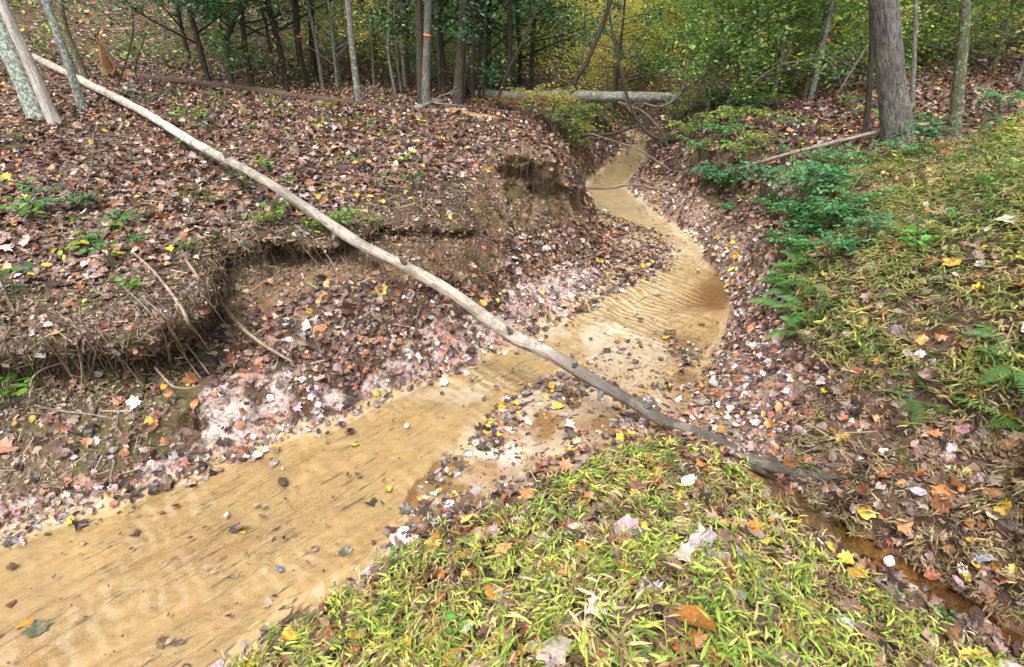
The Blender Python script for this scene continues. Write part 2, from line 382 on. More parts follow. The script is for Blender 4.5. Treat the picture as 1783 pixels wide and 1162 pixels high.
P_MOUND = [(380,1200),(470,1120),(560,1060),(680,985),(770,930),(860,895),(960,860),(1040,800),(1150,768),(1240,800),(1320,850),(1390,935),(1490,1015),(1620,1095),(1760,1170),(1760,1400),(380,1400)]
P_SLOPE = [(1375,430),(1400,350),(1450,290),(1560,262),(1660,250),(1720,235),(1800,190),(2300,120),(2300,760),(1800,760),(1700,745),(1600,715),(1500,690),(1440,640),(1400,560)]
P_DRY = [(1380,720),(1500,690),(1620,720),(1800,760),(2300,760),(2300,1100),(1800,1090),(1640,1020),(1500,930),(1400,870),(1350,800)]
P_TOE = [(1230,640),(1275,540),(1230,440),(1150,375),(1090,340),(1110,300),(1200,330),(1300,400),(1360,440),(1370,600),(1380,700),(1340,800),(1280,780),(1180,740)]
P_DITCH = [(1320,835),(1400,890),(1490,945),(1600,1010),(1710,1065),(1830,1120),(2100,1250),(2100,1420),(1800,1230),(1700,1150),(1600,1082),(1500,1010),(1400,935),(1335,868)]
P_BAR = [(560,1060),(700,930),(740,830),(820,760),(880,690),(1000,640),(1090,590),(1170,580),(1235,600),(1215,690),(1165,745),(1080,770),(960,810),(850,880),(700,980)]

CEN = [(-500,1500),(60,1162),(300,1030),(500,910),(680,800),(850,690),(980,620),(1080,560),(1170,510),(1215,470),(1175,415),(1110,360),(1055,330),(1060,300),(1095,275),(1122,255)]
CW = np.array([W(a, b, 0)[:2] for a, b in CEN] + [[2.8, 16], [3.1, 20], [3.6, 30]])
def flow(P):
    best = np.full(len(P), 9e9); s = np.zeros(len(P)); d = np.zeros(len(P)); acc = 0
    for i in range(len(CW) - 1):
        a, b = CW[i], CW[i+1]; e = b - a; L = np.hypot(*e); t = np.clip(((P[:, :2] - a) @ e) / L**2, 0, 1)
        q = a + t[:, None] * e; dd = np.hypot(*(P[:, :2] - q).T); m = dd < best; best[m] = dd[m]
        s[m] = acc + t[m] * L; d[m] = ((P[m, :2] - q[m]) @ (np.array([e[1], -e[0]]) / L)); acc += L
    return s, d
FS, FD = flow(V)
fcx, fcy = PX, PY
def mixv(c, m, k): m = np.clip(m, 0, 1)[:, None]; return c * (1 - m) + np.array(k) * m
SOIL, DARK, SAND, CLAY, MOSS = (.12,.075,.048), (.045,.03,.02), (.355,.255,.13), (.48,.37,.34), (.10,.095,.03)
nz1 = fbm(V, 3, 4, 41); nz2 = fbm(V, 7, 4, 43); nz3 = fbm(V, 1.1, 3, 44)
col = np.tile(np.array(SOIL), (len(V), 1))
col = mixv(col, sm(-.1, .35, nz1) * .7, DARK)
jit = lambda k: (PX + k * 26 * nz1 + 14 * nz2, PY + k * 14 * nz2 + 8 * nz1)
jx, jy = jit(1.0)
bare = inpoly(jx, jy, P_BARE) & (V[:, 2] > 0)
col[bare] = mixv(col, np.ones(len(V)), (.15,.105,.06))[bare]
col = mixv(col, bare * sm(0, .3, nz1) * .7, MOSS)
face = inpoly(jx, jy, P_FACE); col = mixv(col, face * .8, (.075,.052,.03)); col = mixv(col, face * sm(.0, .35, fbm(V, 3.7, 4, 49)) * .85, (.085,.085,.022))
cut = inpoly(jx, jy, P_CUT); col = mixv(col, cut * .9, (.2,.125,.065))
nose = inpoly(jx, jy, P_NOSE); col = mixv(col, nose * .9, (.17,.11,.06)); col = mixv(col, nose * sm(0, .3, nz2) * .6, (.24,.18,.06))
clay = inpoly(PX + 60 * nz1 + 40 * nz2, PY + 30 * nz2, P_CLAY); cm = clay * sm(-.28, .02, nz2 + .35 * nz1)
col = mixv(col, cm * .95, CLAY); col = mixv(col, cm * sm(.05, .35, fbm(V, 5, 3, 47)), (.68,.60,.52)); col = mixv(col, cm * sm(.1, .4, fbm(V, 4, 3, 48)) * .8, (.5,.22,.15))
toe = inpoly(jx, jy, P_TOE) & (V[:, 2] > .02); col = mixv(col, toe * .8, (.3,.21,.15))
ditb = inpoly(jx, jy, [(1380,860),(1500,930),(1640,1010),(1783,1060),(2000,1200),(2000,1300),(1783,1130),(1650,1070),(1500,985),(1400,900)]) & (V[:, 2] > .085)
col = mixv(col, ditb * .9 * sm(-.25, .2, nz2), (.36,.27,.155))
moss = (steep > .45) & (nz2 > .05) & (V[:, 2] > .4); col = mixv(col, moss * .5, MOSS)
chan = (inpoly(fcx, fcy, P_CHAN) | (V[:, 2] < .06) & (np.abs(FD) < 1.6)) & (V[:, 2] < .1)
sandm = chan * sm(.09, .05, V[:, 2])
sandc = np.tile(np.array(SAND), (len(V), 1))
sandc = mixv(sandc, sm(3.0, 9, rdist) * .6, (.37,.30,.19))
bar = inpoly(jx, jy, P_BAR); sandc = mixv(sandc, bar * .85, (.335,.25,.165))
sandc = mixv(sandc, sm(-.055, -.1, V[:, 2]) * (rdist < 8) * .9, (.15,.075,.02))
sandc = mixv(sandc, bar * sm(.12, .3, fbm(V, 2.6, 3, 50)) * .8, (.22,.125,.05))
ditch = (dDn < .135) & (V[:, 2] < .075)
dc = mixv(np.tile(np.array((.30,.19,.085)), (len(V), 1)), sm(0, .3, nz2), (.17,.10,.045))
sandm = np.maximum(sandm, 0)
col = col * (1 - sandm[:, None]) + sandc * sandm[:, None]
col[ditch] = dc[ditch]
col4 = np.concatenate([col, sandm[:, None]], 1)

def ground_mat():
    m, nt, out = newmat('forest_ground')
    vc = nd(nt, 'ShaderNodeVertexColor', layer_name='Col'); tc = nd(nt, 'ShaderNodeTexCoord'); O = tc.outputs['Object']; U = tc.outputs['UV']
    n1 = noise(nt, O, 9, 8, 0.7); n2 = noise(nt, O, 55, 6, 0.7); n3 = noise(nt, O, 260, 3, 0.6)
    c = mixc(nt, 1.0, vc.outputs[0], ramp(nt, n1, [(0.3, 0.55), (0.7, 1.35)]), 'MULTIPLY')
    c = mixc(nt, 1.0, c, ramp(nt, n2, [(0.32, 0.45), (0.68, 1.5)]), 'MULTIPLY')
    # stream sand: sorted grains, drawn-out dark silt streaks, orange iron bands, sky glints painted pale on the ripple crests, painted water sheen
    va = nd(nt, 'ShaderNodeVertexColor', layer_name='Rip'); sx = nt.nodes.new('ShaderNodeSeparateColor'); nt.links.new(va.outputs[0], sx.inputs[0])
    sa = mixc(nt, 1.0, vc.outputs[0], ramp(nt, noise(nt, U, 6.0, 9, 0.78, (.8, 1.3, 1)), [(0.32, 0.68), (0.7, 1.2)]), 'MULTIPLY')
    sa = mixc(nt, ramp(nt, noise(nt, U, 3.2, 6, 0.7, (.5, 2.6, 1)), [(0.53, 0.0), (0.64, .6)]), sa, (.27,.16,.055))
    grain = ramp(nt, noise(nt, O, 330, 4, .75), [(0.40, 0.25), (0.5, .95), (0.62, 1.5)])
    sa = mixc(nt, ramp(nt, noise(nt, U, 1.3, 5, 0.65, (.6, 2.0, 1)), [(0.46, 0.2), (0.56, 1.0)]), sa, mixc(nt, 1.0, sa, grain, 'MULTIPLY'))
    wt = nt.nodes.new('ShaderNodeTexWave'); wt.inputs['Scale'].default_value = 3.6; wt.inputs['Distortion'].default_value = 9.0; wt.inputs['Detail'].default_value = 4; wt.inputs['Detail Scale'].default_value = 1.0
    nt.links.new(U, wt.inputs['Vector'])
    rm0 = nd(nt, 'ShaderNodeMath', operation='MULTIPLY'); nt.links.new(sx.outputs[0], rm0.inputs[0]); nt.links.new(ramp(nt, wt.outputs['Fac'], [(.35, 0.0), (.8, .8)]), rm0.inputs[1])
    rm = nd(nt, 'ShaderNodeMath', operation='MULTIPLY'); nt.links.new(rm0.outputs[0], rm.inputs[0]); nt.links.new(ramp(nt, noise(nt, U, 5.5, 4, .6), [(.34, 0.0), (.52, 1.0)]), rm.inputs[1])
    sa = mixc(nt, rm.outputs[0], sa, (.56,.49,.38))  # sky reflection on the ripples, painted into the bed colour
    for sc_, mp_, lo_, hi_, msk in ((15.0, (.35, 2.2, 1), .565, .62, 1.3), (9.0, (.4, 2.8, 1), .57, .62, 1.0)):
        st = noise(nt, U, sc_, 7, 0.72, mp_)
        sm_ = nd(nt, 'ShaderNodeMath', operation='MULTIPLY'); nt.links.new(ramp(nt, st, [(lo_, 0.0), (hi_, 1.0)]), sm_.inputs[0])
        nt.links.new(ramp(nt, noise(nt, U, msk, 4, 0.6, (.7, 1.7, 1)), [(0.49, 0.0), (0.56, .85)]), sm_.inputs[1])
        sa = mixc(nt, sm_.outputs[0], sa, (.065,.06,.045))
    sa = mixc(nt, ramp(nt, noise(nt, U, 11.0, 7, 0.75, (.5, 1.9, 1)), [(0.60, 0.0), (0.70, .6)]), sa, (.52,.45,.33))
    sa = mixc(nt, sx.outputs[2], sa, (.50,.46,.42))  # pale grey sky sheen of the water, painted on the sand
    sa = mixc(nt, sx.outputs[1], sa, (.15,.075,.02))
    c = mixc(nt, vc.outputs[1], c, sa)
    p = nd(nt, 'ShaderNodeBsdfPrincipled', Roughness=0.8); p.inputs['Specular IOR Level'].default_value = 0.25
    nt.links.new(c, p.inputs['Base Color'])
    ad = nd(nt, 'ShaderNodeMath', operation='ADD'); nt.links.new(n2, ad.inputs[0]); nt.links.new(n1, ad.inputs[1])
    b = nt.nodes.new('ShaderNodeBump'); b.inputs['Distance'].default_value = 0.03; nt.links.new(ad.outputs[0], b.inputs['Height'])
    iv = nd(nt, 'ShaderNodeMath', operation='MULTIPLY_ADD'); nt.links.new(vc.outputs[1], iv.inputs[0]); iv.inputs[1].default_value = -.65; iv.inputs[2].default_value = .85
    rv = nd(nt, 'ShaderNodeMath', operation='MULTIPLY_ADD'); nt.links.new(vc.outputs[1], rv.inputs[0]); rv.inputs[1].default_value = -.45; rv.inputs[2].default_value = .82; nt.links.new(rv.outputs[0], p.inputs['Roughness'])
    nt.links.new(iv.outputs[0], b.inputs['Strength']); nt.links.new(b.outputs[0], p.inputs['Normal'])
    nt.links.new(p.outputs[0], out.inputs[0]); return m
M['ground'] = ground_mat()
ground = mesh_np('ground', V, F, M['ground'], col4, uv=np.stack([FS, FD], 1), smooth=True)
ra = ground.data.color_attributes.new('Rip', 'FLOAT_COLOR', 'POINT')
rip = np.exp(-(((PX - 1100) / 110) ** 2 + ((PY - 530) / 65) ** 2)) + .8 * np.exp(-(((PX - 1140) / 70) ** 2 + ((PY - 420) / 55) ** 2)) + .8 * np.exp(-(((PX - 820) / 90) ** 2 + ((PY - 665) / 22) ** 2)) + .55 * np.exp(-(((PX - 1075) / 45) ** 2 + ((PY - 350) / 22) ** 2)) + .25 * sm(0, .3, fbm(V, 2.0, 3, 95)) * (PY > 700) + .06  # where the ripple glints are painted
pud = sandm * F3 if False else sandm * np.clip(sm(.18, .32, fbm(V, 2.2, 4, 96)) * bar * 1.0 + np.exp(-(((PX - 1190) / 30) ** 2 + ((PY - 665) / 75) ** 2)) * .8 + np.exp(-(((PX - 1248) / 26) ** 2 + ((PY - 515) / 42) ** 2)) * 1.0 + np.exp(-(((PX - 1020) / 60) ** 2 + ((PY - 745) / 22) ** 2)) * .6, 0, .85)
rr4 = np.ones((len(V), 4), np.float32); rr4[:, 0] = np.clip(rip, 0, 1); rr4[:, 1] = pud; rr4[:, 2] = np.clip(.75 * np.exp(-(((PX - 1010) / 75) ** 2 + ((PY - 592) / 28) ** 2)) + .7 * np.exp(-(((PX - 865) / 70) ** 2 + ((PY - 775) / 38) ** 2)) + .5 * np.exp(-(((PX - 830) / 120) ** 2 + ((PY - 690) / 18) ** 2)), 0, .8) * sm(-.25, .15, nz2 + .3 * nz1); ra.data.foreach_set('color', rr4.ravel())  # blue channel: patches of painted sky sheen
tag(ground, kind='structure')

# ------------------------------------------------------------------ water: a thin clear sheet with ripples
def water_mat(name, tint, big, wscale):
    m, nt, out = newmat(name)
    tc = nd(nt, 'ShaderNodeTexCoord'); U = tc.outputs['UV']; O = tc.outputs['Object']
    tr = nd(nt, 'ShaderNodeBsdfTransparent'); tr.inputs[0].default_value = (*tint, 1)
    gl = nd(nt, 'ShaderNodeBsdfGlossy'); gl.inputs['Roughness'].default_value = 0.07; gl.inputs[0].default_value = (1, 1, 1, 1)
    a = noise(nt, U, wscale, 4, 0.55, (1.0, 1.6, 1)); b = noise(nt, U, wscale * 3.2, 3, 0.6, (.5, 1.6, 1))
    ad = nd(nt, 'ShaderNodeMath', operation='MULTIPLY_ADD'); nt.links.new(b, ad.inputs[0]); ad.inputs[1].default_value = .4; nt.links.new(a, ad.inputs[2])
    bn = bump(nt, ad.outputs[0], big, 0.03)
    fr = nd(nt, 'ShaderNodeFresnel', IOR=1.45); nt.links.new(bn, fr.inputs['Normal']); nt.links.new(bn, gl.inputs['Normal'])
    mx = nd(nt, 'ShaderNodeMixShader'); nt.links.new(fr.outputs[0], mx.inputs[0]); nt.links.new(tr.outputs[0], mx.inputs[1]); nt.links.new(gl.outputs[0], mx.inputs[2])
    nt.links.new(mx.outputs[0], out.inputs[0]); return m
M['water'] = water_mat('stream_water', (.985,.965,.91), .55, 10)
M['ditchw'] = water_mat('ditch_water', (.80,.72,.58), .25, 9)

def water_sheet(name, test, z, mat, a0, a1, r0, r1, da, dr, ripple=None):
    aa = np.radians(np.arange(a0, a1, da)); rs = np.exp(np.arange(math.log(r0), math.log(r1), dr))
    A, R = np.meshgrid(aa, rs, indexing='ij'); P = np.stack([np.sin(A).ravel() * R.ravel(), np.cos(A).ravel() * R.ravel(), np.full(A.size, z)], 1)
    ok = test(P).reshape(A.shape)
    i = np.arange(A.size).reshape(A.shape)
    q = np.stack([i[:-1, :-1], i[:-1, 1:], i[1:, 1:], i[1:, :-1]], -1)[ok[:-1, :-1] & ok[1:, :-1] & ok[:-1, 1:] & ok[1:, 1:]]
    s, d = flow(P)
    if ripple: P[:, 2] += ripple(P, s, d)
    used = np.unique(q); remap = np.zeros(len(P), int); remap[used] = np.arange(len(used))
    o = mesh_np(name, P[used], [remap[q][:, ::-1]], mat, uv=np.stack([s, d], 1)[used], smooth=True)
    return tag(o, kind='structure')
def chan_test(P):
    x, y, dep = project(P)
    big = np.array(WL_L + WL_R[::-1], float)
    r = np.zeros(len(P), bool)
    for dx, dy in ((0,0),(14,0),(-14,0),(0,8),(0,-8)): r |= inpoly(x + dx, y + dy, [tuple(p) for p in big])
    return r
def ripple(P, s, d):
    x, y, dep = project(P)
    m = np.exp(-(((x - 1110) / 120) ** 2 + ((y - 515) / 75) ** 2)) + .75 * np.exp(-(((x - 1130) / 90) ** 2 + ((y - 395) / 40) ** 2)) + .6 * np.exp(-(((x - 830) / 130) ** 2 + ((y - 690) / 50) ** 2)) + .12
    ph = s * 70 + 6.0 * np.cos(d * 4) + 11 * fbm(P, 2.6, 4, 60)
    wv = np.sin(ph) + .35 * np.sin(2 * ph + 1)
    return m * 0.0040 * wv * np.clip(.55 + 1.3 * fbm(P, 3.0, 3, 63), 0, 1.3) + .0012 * fbm(P, 25, 3, 61)
def dtest(P):
    q = np.full(len(P), 9e9)
    for i in range(len(DW) - 1):
        a, b = DW[i], DW[i+1]; e = b - a; t = np.clip(((P[:, :2] - a) @ e) / (e @ e), 0, 1); q = np.minimum(q, np.hypot(*(P[:, :2] - a - t[:, None] * e).T))
    return q < .15
stream = water_sheet('stream_water', chan_test, 0.0, M['water'], -75, 40, .9, 17, .16, .0035, ripple)
ditchw = water_sheet('ditch_water', dtest, .05, M['ditchw'], 30, 75, 1.2, 3.2, .5, .012)

# ------------------------------------------------------------------ leaves: flat outlines given fold and curl
def fan_leaf(outline, fold, curl, twist=0.0, cupx=0.0):
    """outline points (x across, y along 0..1); centre line gives the fold"""
    o = np.array(outline, float); n = len(o)
    c = np.array([[0, .48]])
    P = np.concatenate([c, o]); z = fold * np.abs(P[:, 0]) + curl * (P[:, 1] - .5) ** 2 + twist * P[:, 0] * (P[:, 1] - .4) + cupx * P[:, 0] ** 2
    Vt = np.concatenate([P - [0, .5], z[:, None]], 1)
    Ft = np.array([[0, 1 + i, 1 + (i + 1) % n] for i in range(n)])
    return Vt, Ft
MAPLE = [(0,0),(.14,.10),(.40,.08),(.34,.24),(.56,.44),(.36,.50),(.40,.74),(.20,.68),(.16,.82),(0,1.0),(-.15,.8),(-.21,.68),(-.42,.72),(-.35,.5),(-.55,.42),(-.33,.26),(-.38,.07),(-.13,.1)]
OAK = [(0,0),(.08,.14),(.2,.16),(.12,.27),(.32,.36),(.16,.46),(.36,.6),(.18,.66),(.26,.82),(.1,.84),(0,1),(-.1,.85),(-.27,.8),(-.17,.67),(-.35,.58),(-.15,.45),(-.3,.34),(-.11,.26),(-.19,.15),(-.07,.13)]
OVAL = [(0,0),(.18,.15),(.29,.38),(.26,.62),(.13,.84),(0,1),(-.14,.83),(-.27,.6),(-.29,.36),(-.17,.14)]
TULIP = [(0,0),(.2,.04),(.42,.12),(.36,.4),(.5,.66),(.3,.72),(.24,.92),(0,.8),(-.25,.93),(-.3,.72),(-.5,.64),(-.36,.4),(-.42,.12),(-.2,.04)]
DIA = [(0,0),(.27,.45),(0,1),(-.27,.45)]
r0 = random.Random(3)
def variants(outl, n, jitter=.03):
    L = []
    for k in range(n):
        o = [(x * r0.uniform(.85, 1.12) + r0.uniform(-jitter, jitter), y + r0.uniform(-jitter, jitter)) for x, y in outl]
        L.append(fan_leaf(o, r0.uniform(-.5, .6), r0.uniform(-.9, .7), r0.uniform(-.7, .7), r0.uniform(-.8, 1.0)))
    return L
T_MAPLE, T_OAK, T_OVAL, T_TULIP, T_DIA = variants(MAPLE, 6), variants(OAK, 5), variants(OVAL, 5), variants(TULIP, 4), variants(DIA, 3, 0)

def frames(N, yaw, tilt, rg):
    """rotation matrices whose z is N tilted by tilt"""
    n = len(N); t = rg.normal(size=(n, 3)); t -= (t * N).sum(1, keepdims=True) * N; t /= np.linalg.norm(t, axis=1, keepdims=True)
    Z = N * np.cos(tilt)[:, None] + t * np.sin(tilt)[:, None]
    ref = np.stack([np.cos(yaw), np.sin(yaw), np.zeros(n)], 1)
    Y = ref - (ref * Z).sum(1, keepdims=True) * Z; Y /= np.maximum(np.linalg.norm(Y, axis=1, keepdims=True), 1e-6)
    X = np.cross(Y, Z); return np.stack([X, Y, Z], 2)

class Batch:
    def __init__(s): s.V = []; s.F = []; s.C = []; s.n = 0
    def add(s, Vt, Ft, R, P, S, Cc, shade=None):
        m = len(P)
        if m == 0: return
        S = np.asarray(S, float); S = S[:, None] if S.ndim == 1 else S
        vv = np.einsum('nij,nkj->nki', R, Vt[None] * S[:, None, :]) + P[:, None, :]
        k = len(Vt); s.V.append(vv.reshape(-1, 3))
        s.F.append((Ft[None] + (np.arange(m) * k)[:, None, None]).reshape(-1, Ft.shape[1]) + s.n); s.n += m * k
        cc = np.repeat(Cc, k, 0)
        if shade is not None: cc = cc * np.tile(shade, m)[:, None]
        s.C.append(cc)
    def build(s, name, mat, parent=None, smooth=False):
        tri = [f for f in s.F if f.shape[1] == 3]; quad = [f for f in s.F if f.shape[1] == 4]
        fs = ([np.concatenate(tri)] if tri else []) + ([np.concatenate(quad)] if quad else [])
        return mesh_np(name, np.concatenate(s.V), fs, mat, np.clip(np.concatenate(s.C), 0, 1), smooth=smooth, parent=parent)

def scatter_leaves(B, P, N, size, cols, kinds, rg, tiltsd=.35, lift=.02):
    """kinds: list of (weight, template list)"""
    n = len(P)
    yaw = rg.uniform(0, 6.283, n); tilt = np.abs(rg.normal(0, tiltsd, n)); R = frames(N, yaw, tilt, rg)
    P = P + N * (rg.uniform(.0, 1, n) * lift + np.sin(tilt) * size * .25)[:, None]
    ws = np.array([k[0] for k in kinds], float); pick = rg.choice(len(kinds), n, p=ws / ws.sum())
    for ki, (wt, tl) in enumerate(kinds):
        sub = rg.integers(0, len(tl), n)
        for ti, (Vt, Ft) in enumerate(tl):
            m = (pick == ki) & (sub == ti)
            B.add(Vt, Ft, R[m], P[m], size[m] * (1.0), cols[m])

def palette(pal, n, rg, jit=.36):
    w_ = np.array([p[0] for p in pal], float); c = np.array([p[1] for p in pal])[rg.choice(len(pal), n, p=w_ / w_.sum())]
    return c * np.exp(rg.normal(0, jit, (n, 1))) * np.exp(rg.normal(0, .07, (n, 3)))

fc = V[F].mean(1); fnn = fn / np.maximum(np.linalg.norm(fn, axis=1, keepdims=True), 1e-12)
fx, fy, fdep = project(fc); fr = np.hypot(fc[:, 0], fc[:, 1])
infr = ((fx > -160) & (fx < PW + 160) & (fy > -120) & (fy < PH + 160) & (fdep > .3)).astype(float)
infr = np.maximum(infr, .55 * ((fx > -1100) & (fx < PW + 900) & (fy > -300) & (fy < PH + 900) & (fdep > .2) & (fr < 16)))
F_water = inpoly(fx, fy, P_CHAN) & (fc[:, 2] < .012)
F_chan = inpoly(fx, fy, P_CHAN) & (fc[:, 2] < .09)
F_bar = inpoly(fx, fy, P_BAR)
F_mound, F_slope, F_dry, F_toe = (inpoly(fx, fy, p) for p in (P_MOUND, P_SLOPE, P_DRY, P_TOE))
jn = fbm(fc, 3, 3, 41) * 30
F_clay, F_bare, F_cut, F_nose, F_ditch, F_face = (inpoly(fx + jn, fy + jn * .5, p) for p in (P_CLAY, P_BARE, P_CUT, P_NOSE, P_DITCH, P_FACE))
F_ditch = dDn[F].mean(1) < .125
clump = fbm(fc, 1.6, 3, 70); clump2 = fbm(fc, 5, 3, 71)
def sample(weight, n, rg):
    """n random points on the ground, by weight per square metre"""
    wq = weight * fa; wq = wq / wq.sum(); k = rg.choice(len(fc), n, p=wq)
    u = rg.random((n, 2)); fl = u.sum(1) > 1; u[fl] = 1 - u[fl]
    a, b, c = V[F[k, 0]], V[F[k, 1]], V[F[k, 2]]
    return a + (b - a) * u[:, :1] + (c - a) * u[:, 1:], fnn[k], k
def count(weight, per_m2): return int((weight * fa).sum() * per_m2)

BROWN = [(22,(.17,.10,.07)),(24,(.10,.058,.04)),(24,(.045,.028,.021)),(11,(.26,.18,.145)),(6,(.33,.275,.255)),(9,(.29,.125,.05)),(5,(.17,.06,.035)),(2,(.5,.33,.04)),(1,(.44,.41,.40))]
PALE = [(20,(.32,.245,.215)),(12,(.42,.36,.34)),(18,(.17,.095,.075)),(14,(.06,.037,.035)),(12,(.22,.135,.10)),(4,(.34,.13,.05)),(3,(.2,.065,.04)),(2,(.52,.34,.04)),(4,(.5,.45,.42))]
WET = [(26,(.055,.038,.028)),(24,(.11,.065,.04)),(12,(.2,.14,.10)),(8,(.24,.21,.2)),(7,(.42,.38,.34)),(6,(.5,.32,.04)),(6,(.3,.12,.05)),(6,(.10,.09,.085))]
BRIGHT = [(24,(.24,.16,.13)),(10,(.36,.32,.32)),(20,(.14,.075,.045)),(16,(.34,.14,.04)),(8,(.5,.32,.04)),(10,(.2,.07,.03)),(3,(.42,.38,.34)),(14,(.07,.045,.03))]
K1 = [(4, T_MAPLE), (3, T_OAK), (6, T_OVAL), (3, T_TULIP)]
rg = np.random.default_rng(11)
# forest floor
base = (1 - F_chan) * infr * (1 - .93 * F_mound) * (1 - .9 * F_slope) * (1 - .35 * F_dry) * (1 - .72 * F_bare) * (1 - .8 * F_cut) * (1 - .85 * F_nose) * (1 - .97 * F_ditch) * (1 - .5 * F_clay)
base = base * (.35 + .65 * sm(.25, .75, fnn[:, 2])) * (.75 + .5 * sm(-.3, .3, clump)) * (1 - .45 * F_cut) * (1 - .62 * F_face)
clayish = F_clay
B = Batch()
for (r0_, r1_, per, kinds, ssc) in ((0, 7, 760, K1, 1.0), (7, 15, 300, [(5, T_MAPLE), (3, T_OVAL)], 1.1), (15, 40, 110, [(1, T_DIA)], 1.7)):
    wgt = base * ((fr >= r0_) & (fr < r1_)) * (1 + .8 * (F_clay | F_toe)); n = count(wgt, per)
    P, N, k = sample(wgt, n, rg)
    small = F_clay[k] | F_toe[k]; fcs = F_face[k]
    sz = np.minimum(.105, np.exp(rg.normal(math.log(.054), .34, n))) * ssc * np.where(small | fcs, .74, 1)
    cb = palette(BROWN, n, rg); cpale = palette(PALE, n, rg); cc = np.where((small & (rg.random(n) < .85))[:, None], cpale, cb)
    scatter_leaves(B, P, N, sz, cc, kinds, rg, .38, .025)
litter = B.build('fallen_leaves', M['litter']); tag(litter, 'thick brown and greyish fallen leaves covering the forest floor and banks', 'leaf litter', kind='stuff')
B = Batch()   # among the grass
wgt = (F_mound * 1.5 + F_slope * .7 + F_dry * 1.3 + .5 * F_toe) * infr * (1 - F_ditch) * (1 - F_chan); n = count(wgt, 95); P, N, k = sample(wgt, n, rg)
scatter_leaves(B, P, N, np.minimum(.1, np.exp(rg.normal(math.log(.064), .3, n))), palette(BRIGHT, n, rg), K1, rg, .4, .05)
wgt = F_mound * infr * 1.; n = count(wgt, 380); P, N, k = sample(wgt, n, rg)
scatter_leaves(B, P, N, np.exp(rg.normal(math.log(.08), .25, n)), palette(BROWN, n, rg), K1, rg, .3, .015)
# on the wet sand and in the shallows
wgt = F_chan * infr * (F_bar * (fr < 5.5) * (sm(-.05, .2, clump2 + .3 * clump) * 13 + 1.0) + .12) ; n = count(wgt, 95); P, N, k = sample(wgt, n, rg)
P[:, 2] = np.maximum(P[:, 2], .004)
scatter_leaves(B, P, np.tile([0, 0, 1.], (n, 1)), np.exp(rg.normal(math.log(.047), .35, n)), palette(WET, n, rg), K1, rg, .16, .006)
# drift lines along the water's edge
sL, dL = None, None
edge = np.zeros(len(fc)); 
wl = np.array([W(a, b, 0)[:2] for a, b in WL_L]); 
for i in range(len(wl) - 1):
    a, b = wl[i], wl[i+1]; e = b - a; t = np.clip(((fc[:, :2] - a) @ e) / (e @ e), 0, 1); q = np.hypot(*(fc[:, :2] - a - t[:, None] * e).T)
    edge = np.maximum(edge, np.exp(-(q / .09) ** 2))
wgt = edge * infr * (fr < 9) * sm(-.2, .2, clump2); n = count(wgt, 380); P, N, k = sample(wgt, n, rg); P[:, 2] = np.maximum(P[:, 2], .005)
scatter_leaves(B, P, N, np.exp(rg.normal(math.log(.05), .3, n)), palette(PALE + [(30, (.05,.03,.035)), (4, (.34,.08,.03))], n, rg), K1, rg, .3, .01)
wl2 = np.array([W(a, b, 0)[:2] for a, b in WL_R[:10]]); edge = np.zeros(len(fc))
for i in range(len(wl2) - 1):
    a, b = wl2[i], wl2[i+1]; e = b - a; t = np.clip(((fc[:, :2] - a) @ e) / (e @ e), 0, 1); q = np.hypot(*(fc[:, :2] - a - t[:, None] * e).T)
    edge = np.maximum(edge, np.exp(-(q / .1) ** 2))
wgt = edge * infr * sm(-.3, .2, clump2); n = count(wgt, 420); P, N, k = sample(wgt, n, rg); P[:, 2] = np.maximum(P[:, 2], .005)
scatter_leaves(B, P, N, np.exp(rg.normal(math.log(.06), .3, n)), palette(PALE, n, rg), K1, rg, .3, .01)
o = B.build('scattered_leaves', M['litter']); tag(o, 'fallen leaves lying among the grass and on the wet sand', 'fallen leaves', kind='stuff')

# crumbs of leaf, twig and needle between the leaves
def strip_t(wd, c): return np.array([(-wd, -.5, 0), (wd, -.5, 0), (wd * .8, .5, c), (-wd * .8, .5, c)]), np.array([[0, 1, 2, 3]])
T_BIT = [strip_t(.3, .1), strip_t(.22, -.1)]; T_SLIV = [strip_t(.02, .15), strip_t(.014, -.2), strip_t(.028, .3)]
B = Batch()
wgt = infr * (1 - F_chan) * (fr < 7.5) * (1 - F_ditch) * (1 + 1.0 * F_face + .3 * F_bare + .3 * F_cut - .6 * F_clay) * (.3 + .7 * sm(-.2, .2, clump2)); n = count(wgt, 1500); P, N, k = sample(wgt, n, rg)
scatter_leaves(B, P, N, np.exp(rg.normal(math.log(.02), .4, n)), palette([(30,(.16,.10,.07)),(25,(.07,.045,.032)),(18,(.27,.20,.14)),(10,(.3,.22,.12)),(4,(.36,.31,.28))], n, rg, .3), [(2, T_BIT), (1, T_DIA)], rg, .5, .008)
wgt = wgt * (1 + 1.6 * F_face + .8 * F_dry + .2 * F_bare); n = count(wgt, 480); P, N, k = sample(wgt, n, rg)
scatter_leaves(B, P, N, np.minimum(.14, np.exp(rg.normal(math.log(.05), .45, n))), palette([(30,(.17,.12,.08)),(14,(.30,.23,.14)),(30,(.08,.055,.038)),(8,(.22,.2,.09))], n, rg, .3), [(1, T_SLIV)], rg, .35, .02)
wgt = infr * F_chan * (fr < 6) * (F_bar * 1.4 + .12); n = count(wgt, 500); P, N, k = sample(wgt, n, rg); P[:, 2] = np.maximum(P[:, 2], .003)
scatter_leaves(B, P, N, np.exp(rg.normal(math.log(.013), .4, n)), palette([(30,(.06,.045,.035)),(20,(.12,.08,.05)),(10,(.22,.18,.15))], n, rg, .3), [(1, T_BIT)], rg, .1, .003)
o = B.build('leaf_crumbs', M['litter']); tag(o, 'crumbled leaf bits, straw and tiny twigs strewn over soil and wet sand', 'leaf debris', kind='stuff')

